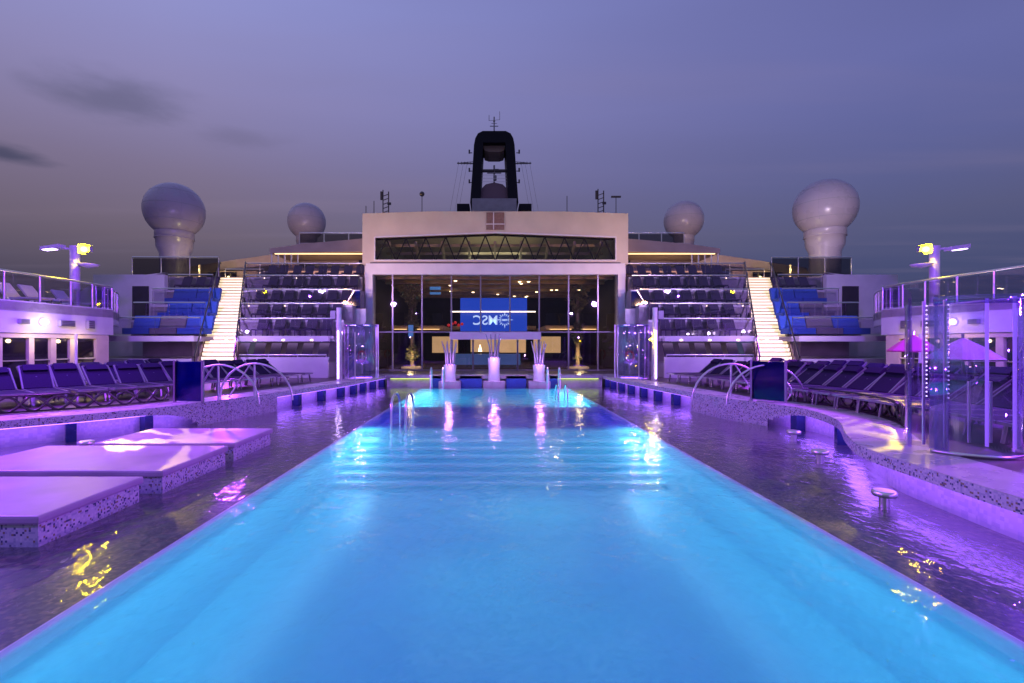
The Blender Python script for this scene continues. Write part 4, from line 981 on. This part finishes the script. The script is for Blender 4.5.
# ------------------------------------------------------------------ galleries along both sides of the deck
def gallery(s):
    nm = SIDE[s]; W = 15.25
    g = thing('side_gallery', f'violet lit upper gallery over glazed doors along the {nm} side', 'building')
    edge = [(W, -4), (W, 17.2), (W + .25, 18.6), (W + .9, 20.2), (W + 1.9, 21.8), (W + 2.75, 22.9)]
    edge = smooth_path(edge, 6)
    F1, F0 = 3.44, 2.46
    e3 = [(hx(s, a), y) for a, y in edge]
    poly = e3 + [(hx(s, 23.4), 22.9), (hx(s, 23.4), -4)]
    MB().slab(poly, F1 - .3, F1).build('upper_floor', 'stone', g)
    fm = MB()
    for k in range(len(e3) - 1):
        a, b_ = e3[k], e3[k + 1]; o_ = .10 * s
        if a[1] < 19.2: fm.slab([a, b_, (b_[0] + o_, b_[1]), (a[0] + o_, a[1])], F0, F1 + .04)
        else: fm.slab([a, b_, (b_[0] + o_, b_[1]), (a[0] + o_, a[1])], F1 - .55, F1 + .04)
    fm.build('fascia', 'white', g)
    MB().box(hx(s, W + .12), hx(s, 23.4), -4, 18.9, F0 - .02, F0 + .05).build('ceiling', 'white', g)
    MB().box(hx(s, W + .05), hx(s, W + .4), 18.3, 18.9, ZD, F0 - .025).build('end_pier', 'cream', g)
    MB().box(hx(s, W + 4), hx(s, W + 4.2), -4, 18.9, ZD, F0 - .025).build('inner_wall', 'dark', g)
    # glazed doors: bays between cream piers
    y = 18.3; k = 0
    widths = [.95, .18, .55, .2, .6, .18, .85, .22, .95, .25]
    while y > -3:
        wd = widths[k % 10]
        if k % 2 == 0:
            f = MB(); x = hx(s, W + .12)
            gl = MB().box(x, x + s * .03, y - wd + .04, y - .04, ZD + .1, F0 - .18).build('door_pane', 'darkwin', g)
            MB().box(hx(s, W + .06), hx(s, W + .11), y - wd + .04, y - .04, ZD + 1.0, ZD + 1.04).build('push_bar', 'steel', gl)
        else:
            MB().box(hx(s, W + .05), hx(s, W + .2), y - wd, y, ZD, F0 - .16).build('door_pier', 'cream', g)
        y -= wd; k += 1
    MB().box(hx(s, W + .03), hx(s, W + .22), -4, 18.29, F0 - .155, F0 - .025).build('door_head', 'cream', g)
    for yy in (17.4, 15.6, 12.5): lamp('door_fill', 'POINT', (hx(s, W - .45), yy, 2.2), (1, .70, .32), 15, size=.06)  # unseen lights added to turn the door frames cream
    # what hangs on the fascia
    x = hx(s, W) - s * .0
    for yy in (16.05,) + ((11.5, 8.0) if s > 0 else ()):
        wl = thing('round_wall_lamp', f'round glowing lamp on the {nm} gallery fascia' + ('' if yy > 16 else f', nearer the viewer, {ORD[int(yy < 10) + 1]} along'), 'lamp', (x, yy, 2.84), 0, 'round fascia lamps')
        MB().sphere((-s * .07, 0, 0), .10, 16, 10).build('lamp_globe', 'lilaclight', wl)
        MB().tube([(0, 0, 0), (-s * .03, 0, 0)], .15, 16).build('lamp_ring', 'grey', wl)
        lamp('fascia_lamp', 'POINT', (x - s * .45, yy, 2.84), (.8, .6, 1), 18, size=.1)
    for yy, nme, lab in ((15.35, 'wall_speaker', 'small dark speaker'), (16.9, 'louvre_box', 'grey louvred box'), (17.9, 'camera_box', 'small round nosed box')):
        wb = thing(nme, f'{lab} on the {nm} gallery fascia beside the round lamp', 'fitting', (x, yy, 2.82))
        hw, hh = {'wall_speaker': (.16, .08), 'louvre_box': (.30, .11), 'camera_box': (.14, .16)}[nme]
        MB().box(-s * .12, -s * .001, -hw, hw, -hh, hh).build('housing', 'grey', wb, bevel=.015)
        m = MB()
        for i in range(4): m.box(-s * .135, -s * .121, -hw * .85, hw * .85, -hh * .8 + i * hh * .45, -hh * .62 + i * hh * .45)
        m.build('louvre', 'darksteel', wb)
    pts = [(hx(s, a + .06), y_, F1 + .04) for a, y_ in edge]
    pts = [p for i, p in enumerate(pts) if i % 2 == 0 or i == len(pts) - 1]
    pts = [pts[0]] + [p for p in pts if p[1] > 17.0]
    balustrade('glass_balustrade', f'curving steel and glass balustrade on top of the {nm} gallery', pts, .90, 'gallery balustrades', spacing=1.15, pr=.035, rail=.035, gap=.06)
    pole = thing('slim_post', f'slim lilac post standing before the {nm} glazed doors', 'post', (hx(s, W - .35), 16.95, ZD))
    MB().tube([(0, 0, 0), (0, 0, 1.9)], .045, 10).build('shaft', 'white', pole); MB().lathe((0, 0, 0), [(.11, 0), (.11, .02), (.05, .03)], 12).build('foot', 'white', pole)
for s in (-1, 1): gallery(s)
for i, (x, y, l) in enumerate(((-16.6, 16.9, 'first'), (-16.6, 17.75, 'second'), (-16.9, 19.4, 'third'))):
    t = thing('white_lounger', f'pale folded lounger on the left upper gallery behind the glass, {l} from the near end', 'sun lounger', (x, y, 3.45), 0, 'pale loungers on the upper gallery')
    MB().obox((-.35, 0, .45), (-.30, 0, .36), (0, .28, 0), (.02, 0, .02)).build('backrest', 'white', t)
    MB().box(-.1, 1.0, -.28, .28, .22, .28).build('seat', 'white', t)
    for a in (-.05, .9):
        for b_ in (-.25, .25): MB().box(a, a + .04, b_ - .02, b_ + .02, 0, .22).build('leg', 'frame', t)

# lamp posts on the galleries
for s in (-1, 1):
    px = 17.0 if s > 0 else -15.95; nm = SIDE[s]
    t = thing('lamp_post', f'violet lit post with bright yellow floodlight and violet lamp on the {nm} gallery', 'lamp post', (px, 18.4, 3.14), 0, 'lamp posts on the galleries')
    MB().tube([(0, 0, 0), (0, 0, 2.55)], .16, 16).build('column', 'white', t)
    MB().lathe((0, 0, 0), [(.26, 0), (.26, .04), (.17, .06)], 16).build('foot', 'white', t)
    MB().tube([(0, 0, 2.5), (0, 0, 2.72)], .17, 16).build('cap', 'white', t)
    h = MB().obox((s * .62, -.25, 2.60), (.36, 0, s * .05 * s), (0, .16, 0), (0, 0, .07)).build('violet_lamp_head', 'white', t)
    MB().obox((s * .68, -.30, 2.52), (.20, 0, .02), (0, .11, 0), (0, 0, .012)).build('lamp_face', 'violetlamp', h)
    MB().bar((0, 0, 2.6), (s * .35, -.15, 2.6), .07).build('arm', 'white', t)
    ya = MB().bar((0, 0, 2.56), (-s * .50, -.1, 2.56), .06).build('flood_arm', 'white', t)
    f = MB().obox((-s * .62, -.12, 2.56), (.10, 0, 0), (0, .08, 0), (0, 0, .09)).build('floodlight', 'grey', t)
    MB().sphere((-s * .60, -.30, 2.53), .11, 14, 10).build('yellow_bulb', 'yellowlamp', f)
    rf_ = MB(); rf_.box(-s * .47 - .008, -s * .47 + .008, -.44, -.06, 2.38, 2.70); rf_.box(-s * .47, -s * .76, -.44, -.06, 2.70, 2.715)
    rf_.build('light_shield', 'grey', f)  # plates added to keep the bulb's yellow light off the post
    MB().lathe((-s * .55, -.05, 1.98), [(.02, -.12), (.30, -.05), (.36, .03), (.33, .03), (.02, -.06)], 18).build('dish', 'white', t)
    MB().bar((0, 0, 2.0), (-s * .4, 0, 1.92), .05).build('dish_arm', 'white', t)

# ------------------------------------------------------------------ lounging platforms standing in the shallow water
for i, (x0, x1, y0, y1, lab) in enumerate(((-8.9, -4.77, 5.06, 6.60, 'violet lit lounging platform with mosaic sides, nearest the viewer'),
                                  (-7.95, -4.70, 6.88, 8.60, 'violet lit lounging platform with mosaic sides, middle one of three'),
                                  (-7.30, -4.70, 8.80, 10.35, 'violet lit lounging platform with mosaic sides, farthest of three'))):
    t = thing('lounging_platform', lab, 'platform', (0, 0, 0), 0, 'lounging platforms in the shallow water')
    MB().box(x0 + .05, x1 - .04, y0 + .04, y1 - .04, -.06, .185).build('mosaic_base', 'mosaic', t)
    MB().box(x0, x1, y0, y1, .187, .285).build('cushion_top', 'padtop', t, bevel=.028)

# ------------------------------------------------------------------ glass showers
def arc_shell(r, a0, a1, z0, z1, th=.02, n=40):
    mb = MB(); vs = []
    for k in range(n + 1):
        a = a0 + (a1 - a0) * k / n
        for rr, z in ((r, z0), (r, z1), (r + th, z1), (r + th, z0)): vs.append((rr * math.cos(a), rr * math.sin(a), z))
    fs = []
    for k in range(n):
        for j in range(4): fs.append((k * 4 + j, k * 4 + (j + 1) % 4, (k + 1) * 4 + (j + 1) % 4, (k + 1) * 4 + j))
    fs += [(0, 1, 2, 3), (n * 4 + 3, n * 4 + 2, n * 4 + 1, n * 4)]
    mb.add(vs, fs, True); return mb
def shower(label, x, y, r, h, z=ZD, group='glass showers', big=False):
    t = thing('glass_shower', label, 'shower', (x, y, z), 0, group)
    for a0, a1 in ((200, 345), (20, 160)):
        arc_shell(r, R(a0), R(a1), .03, h - .06).build('curved_glass', 'tubeglass', t)
    arc_shell(r + .003, R(199), R(346), h - .12, h, .035).build('top_band', 'mirrorglass', t)
    if big:
        for a0, a1 in ((196, 214), (318, 344)): arc_shell(r + .03, R(a0), R(a1), .06, h - .14, .03).build('overlap_panel', 'mirrorglass', t)
    for a in (200, 345, 20, 160):
        MB().tube([(r * math.cos(R(a)), r * math.sin(R(a)), 0), (r * math.cos(R(a)), r * math.sin(R(a)), h + .02)], .022 if big else .03, 10).build('post', ('addedglow' if a in (345, 20) else 'mirrorglass') if big else 'steel', t)
    arc_shell(r - .01, R(195), R(350), 0, .05, .035).build('base_band', 'steel', t)
    if big:
        for k, a in enumerate((190, 213)):
            ch_ = MB().box(r * math.cos(R(a)) - .06, r * math.cos(R(a)) - .03, r * math.sin(R(a)), r * math.sin(R(a)) + .02, .1, h - .05).build('light_channel', 'steel', t)
            bb = None
            for i in range(22):
                if bb is None: bb = MB().sphere((0, 0, 0), .011, 6, 5).build('bulb', 'stringlight', ch_); o = bb
                else: o = bb.copy(); COL.objects.link(o); o.parent = ch_
                o.location = (r * 1.02 * math.cos(R(a)), r * 1.02 * math.sin(R(a)), h - .12 - i * .062)
        for xx in (-.25, .1, .42):
            j = MB(); j.tube([(xx, .0, .1), (xx + .02, .02, 1.0)], .02, 8); j.build('water_spout', 'steel', t)
    else:
        for xx in (-.35, -.12, .15, .4):
            MB().tube([(xx, -.1, 0), (xx, -.1, h - .1)], .05, 10).build('water_column', 'jet', t)
        for a in (-.30, .30):
            lm = MB().box(a - .12, a + .12, -.35, -.25, h - .05, h - .02).build('top_lamp', 'violetlamp', t)
        MB().box(-.4, .4, -.4, .3, .0, .04).build('floor_light', 'violetlight', t)
        lamp('shower_fill', 'POINT', (x, y - .45, 2.6), (.55, .25, 1), 45, size=.05)  # bare light added to brighten the water columns
    return t
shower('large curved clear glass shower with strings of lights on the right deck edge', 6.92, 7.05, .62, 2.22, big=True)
for s in (-1, 1):
    nm = SIDE[s]
    shower(f'lit glass shower at the {nm} corner of the pavilion', hx(s, 6.10), 22.0 - .3, .73, 2.42)
    # slim pole with small panel
    t = thing('signal_pole', f'grey pole with small panel beside the {nm} lit shower', 'pole', (hx(s, 6.65), 20.2, ZD))
    MB().tube([(0, 0, 0), (0, 0, 3.08)], .10, 14).build('shaft', 'white', t); MB().box(-.36 if s < 0 else .14, -.14 if s < 0 else .36, -.03, .03, 2.6, 2.95).build('panel', 'grey', t)
    MB().box(-.03, .03, -.135, -.105, .1, 2.1).build('light_strip', 'violetlamp', t)
    if s > 0: MB().sphere((-.16, -.1, 1.75), .05, 10, 8).build('glint_ball', 'yellowlamp', t)  # glowing ball added for the yellow streak reflected in the pool
    gp = thing('glass_screen', f'clear glass screen beside the {nm} grey pole', 'glass screen', (hx(s, 6.25), 20.2, ZD))
    MB().box(-.28, .28, -.008, .008, .05, 2.0).build('pane', 'tubeglass', gp)
    for e in (-.28, .28): MB().box(e - .02, e + .02, -.02, .02, 0, 2.05).build('post', 'steel', gp)
    # white corner stair with blue glass side against the pavilion
    c = thing('corner_stair', f'small white stair with sloping glass side at the {nm} pavilion corner', 'staircase')
    x0, x1 = 7.45, 9.1
    MB().prism([(hx(s, 7.0), 4.0), (hx(s, 7.6), 4.0), (hx(s, 9.4), 1.0), (hx(s, 9.4), ZD), (hx(s, 8.6), ZD), (hx(s, 7.0), 3.3)], 25.9, 26.0).build('stringer', 'white', c)
    MB().prism([(hx(s, 7.3), 4.95), (hx(s, 7.6), 4.95), (hx(s, 9.5), 1.95), (hx(s, 9.4), 1.05), (hx(s, 7.6), 4.05), (hx(s, 7.3), 4.05)], 25.86, 25.88).build('side_glass', 'bluepanel', c)
    MB().bar((hx(s, 7.6), 25.87, 5.0), (hx(s, 9.5), 25.87, 2.0), .05).build('handrail', 'steel', c)
    for k in range(14):
        xx = 9.2 - k * .13; MB().box(hx(s, xx), hx(s, xx - .16), 26.02, 27.0, ZD + k * .235, ZD + .04 + k * .235).build('tread', 'stone', c)
    lb = thing('lifebuoy_box', f'red lifebuoy hanging by the {nm} corner stair', 'lifebuoy', (hx(s, 6.95), 24.9, 1.45))
    tr = MB(); n = 20
    for k in range(n):
        a, b_ = 2 * math.pi * k / n, 2 * math.pi * (k + 1) / n
        tr.tube([(.20 * math.cos(a), 0, .27 * math.sin(a)), (.20 * math.cos(b_), 0, .27 * math.sin(b_))], .06, 6, False)
    tr.build('ring', 'red', lb); MB().box(-.04, .04, .04, .1, -.9, .3).build('bracket', 'steel', lb)

# ------------------------------------------------------------------ steps onto the deck edge: looping rails and blue screens
for s, base in ((-1, (-6.95, 14.1)), (1, (6.95, 13.9))):
    nm = SIDE[s]
    for j, (xo, yo) in enumerate(((0, 0), (-s * -.55, -.9))):
        t = thing('loop_handrail', f'{"farther" if j == 0 else "nearer"} looping steel handrail on the {nm} mosaic steps', 'handrail', (base[0] + xo, base[1] + yo, ZD), 0, 'looping handrails')
        arc = [(-s * .0 + -s * (1.15 * (1 - math.cos(R(a)))), 0, .08 + .92 * math.sin(R(a))) for a in range(90, -1, -9)]
        # from the post top over towards the water
        pts = [(-s * (1.12 * math.cos(R(a))), 0, -.10 + 1.08 * math.sin(R(a))) for a in range(0, 91, 9)]
        pts += [(s * 1.0 * math.sin(R(a)), 0, .98 - .98 * (1 - math.cos(R(a)))) for a in range(9, 91, 9)]
        MB().tube(pts, .028, 10).build('rail', 'steel', t)
        MB().tube([(0, 0, 0), (0, 0, .97)], .028, 10).build('post', 'steel', t)
        MB().tube([(s * .12, 0, .95), (s * .75, 0, 0)], .022, 8).build('brace', 'steel', t)
t = thing('blue_screen', 'blue glass screen in a pale frame on the left deck edge', 'glass screen', (-8.0, 12.7, ZD), R(-8))
MB().box(-.38, .38, -.012, .012, .04, 1.08).build('pane', 'bluepanel', t)
MB().box(-.38, .38, .02, .03, .04, 1.08).build('back_panel', mat('blue_backing', (.06, .09, .62), .3, noise=.3, nscale=3), t)
for e in (-.41, .41): MB().box(e - .025, e + .025, -.03, .03, 0, 1.12).build('post', 'frame', t)
t = thing('blue_screen', 'narrow blue glass screen with curved handle on the right deck edge', 'glass screen', (7.45, 12.9, ZD), R(-52))
MB().box(-.40, .40, -.012, .012, .04, 1.08).build('pane', 'bluepanel', t)
MB().box(-.40, .40, .02, .03, .04, 1.08).build('back_panel', mat('blue_backing', (.06, .09, .62), .3, noise=.3, nscale=3), t)
for e in (-.43, .43): MB().box(e - .025, e + .025, -.03, .03, 0, 1.12).build('post', 'frame', t)
MB().tube([(.46, 0, .1), (.56, 0, .25), (.56, 0, .4), (.46, 0, .55)], .018, 8).build('handle', 'steel', t)

# pool handrails and ladders
def pool_rail(label, x, y, s, sc_=1.0):
    t = thing('pool_handrail', label, 'handrail', (x, y, 0), 0, 'handrails in the pool')
    for i, o_ in enumerate((0, 1.25 * sc_)):
        pass
    for i, dx in enumerate((0, .34)):
        p = [(dx * s, .0, -.32), (dx * s, 0, .45 * sc_)]
        p += [(dx * s, .45 * sc_ * (1 - math.cos(R(a))), .45 * sc_ + .32 * sc_ * math.sin(R(a))) for a in range(15, 91, 15)]
        p += [(dx * s, .45 * sc_ + .5 * sc_ * math.sin(R(a)), .77 * sc_ - .35 * sc_ * (1 - math.cos(R(a)))) for a in range(15, 91, 15)]
        p += [(dx * s, .95 * sc_, -.32)]
        MB().tube(p, .026, 10).build('rail', 'steel', t)
pool_rail('curved steel handrail rising from the pool steps on the left', -2.35, 11.3, 1, 1.15)
pool_rail('small curved steel handrail by the right side of the pool shelf', 2.75, 17.2, -1, .8)
for s in (-1, 1):
    for j, xx in enumerate((2.45, 3.0)):
        t = thing('pool_ladder_rail', f'{"inner" if j == 0 else "outer"} upright steel ladder rail at the far {SIDE[s]} corner of the pool', 'ladder rail', (hx(s, xx) - .05, 22.2, 0), 0, 'ladder rails at the far end')
        MB().tube([(0, 0, -.7), (0, 0, .85), (0, .1, .97), (0, .25, 1.0), (0, .42, .97), (0, .5, .85), (0, .5, -.1)], .028, 8).build('rail', 'steel', t)

# fountains at the head of the pool
for px, h, lab in ((450, .78, 'left'), (494, 1.12, 'taller middle'), (539, .78, 'right')):
    x = (px - 491) / F * 23.4
    t = thing('fountain', f'{lab} violet lit fountain column at the head of the pool', 'fountain', (x, 23.4, -.06), 0, 'fountains at the head of the pool')
    MB().box(-.52, .52, -.35, .35, 0, .36).build('base', 'stone', t, bevel=.02)
    MB().lathe((0, 0, .36), [(.30, 0), (.29, .05), (.27, h * .5), (.31, h)], 24).build('column', 'white', t)
    mm = None
    for k in range(9):
        a = 2 * math.pi * k / 9; r0, r1 = .2, .32 + .05 * (k % 3)
        MB().tube([(r0 * math.cos(a), r0 * math.sin(a), .36 + h), (r0 * 1.15 * math.cos(a), r0 * 1.15 * math.sin(a), .36 + h + .55), (r1 * math.cos(a), r1 * math.sin(a), .36 + h + 1.02 + .14 * (k % 2))], .025, 6, radii=[.045, .038, .022]).build('jet', 'frame', t)
    MB().lathe((0, -.0, .36 + h), [(.22, 0), (.22, .03)], 16).build('light_ring', 'violetlight', t)
    lamp('fountain_lamp', 'POINT', (x, 22.6, 1.3), (.7, .25, 1), 34, size=.05)
for a, b_, lab in ((-2.9, -2.35, 'leftmost'), (-1.55, -.45, 'left of centre'), (.75, 1.75, 'right of centre'), (2.9, 3.3, 'rightmost')):
    o = MB().box((a + b_) / 2 - abs(b_ - a) / 2, (a + b_) / 2 + abs(b_ - a) / 2, 23.78, 23.86, -.06, ZD - .03).build('blue_tile_panel', 'bluefab')
    tag(o, f'blue tiled panel in the wall behind the fountains, {lab}', 'panel', 'blue panels behind the fountains')

# low wavy lattice screens behind the coping
def lattice(label, path, group='wavy lattice screens'):
    t = thing('lattice_screen', label, 'screen', (0, 0, 0), 0, group)
    P_ = smooth_path(path, 10); H = .34
    Ls = [0]
    for a, b_ in zip(P_, P_[1:]): Ls.append(Ls[-1] + math.dist(a, b_))
    tot = Ls[-1]
    def at(l):
        for k in range(len(Ls) - 1):
            if Ls[k + 1] >= l: f = (l - Ls[k]) / max(Ls[k + 1] - Ls[k], 1e-6); return (P_[k][0] + (P_[k + 1][0] - P_[k][0]) * f, P_[k][1] + (P_[k + 1][1] - P_[k][1]) * f)
        return P_[-1]
    for ph in (0, math.pi):
        pts = []
        n = int(tot / .08)
        for i in range(n + 1):
            l = tot * i / n; x, y = at(l); pts.append((x, y, ZD + .03 + H / 2 + H / 2 * math.sin(l * 2 * math.pi / .85 + ph)))
        MB().tube(pts, .03, 6).build('wavy_bar', 'darksteel', t)
    for z in (.03, H + .05): MB().tube([(x, y, ZD + z) for x, y in P_], .022, 6).build('rail', 'darksteel', t)
lattice('low wavy dark lattice along the right deck behind the pale coping', [(8.35, 12.6), (8.6, 11.5), (8.3, 9.9), (7.6, 8.8)])
lattice('low wavy dark lattice along the left deck behind the pale coping', [(-8.8, 13.1), (-9.2, 12.2), (-9.9, 11.3), (-11.0, 10.4), (-12.2, 9.6)])

# parasols on the right deck
def parasol(label, x, y, m, h=2.0, r=1.0):
    t = thing('parasol', label, 'parasol', (x, y, ZD), 0, 'open parasols on the right deck')
    MB().tube([(0, 0, 0), (0, 0, h + .1)], .03, 8).build('pole', 'frame', t)
    MB().lathe((0, 0, 0), [(r, h - .52), (r * .5, h - .22), (.02, h), (.02, h - .03), (r * .5, h - .26), (r, h - .56)], 8, smooth=False, caps=False).build('canopy', m, t)
    MB().lathe((0, 0, 0), [(.28, 0), (.28, .06), (.05, .09)], 16).build('base', 'grey', t)
parasol('pink parasol just left of the big glass shower', 13.9, 15.8, 'pink', 1.85, .70)
parasol('pale parasol seen through the big glass shower', 11.6, 11.8, 'canvas', 1.70, .75)

# round underwater stools in the right shallows
for x, y, l in ((5.18, 6.32, 'nearest the viewer'), (6.0, 8.75, 'middle one of three'), (6.75, 10.7, 'farthest of three')):
    t = thing('pool_stool', f'small round steel stool in the right shallows, {l}', 'stool', (x, y, -.06), 0, 'stools in the shallows')
    MB().lathe((0, 0, 0), [(.06, 0), (.06, .16)], 12).build('stem', 'steel', t); MB().lathe((0, 0, .16), [(.13, 0), (.14, .02), (.14, .06), (.12, .075)], 20).build('seat', 'steel', t)
t = thing('pool_stool', 'small round steel stool in the left shallows behind the platforms', 'stool', (-8.05, 9.55, -.06), 0, 'stools in the shallows')
MB().lathe((0, 0, 0), [(.06, 0), (.06, .16)], 12).build('stem', 'steel', t); MB().lathe((0, 0, .16), [(.13, 0), (.14, .02), (.14, .06), (.12, .075)], 20).build('seat', 'steel', t)
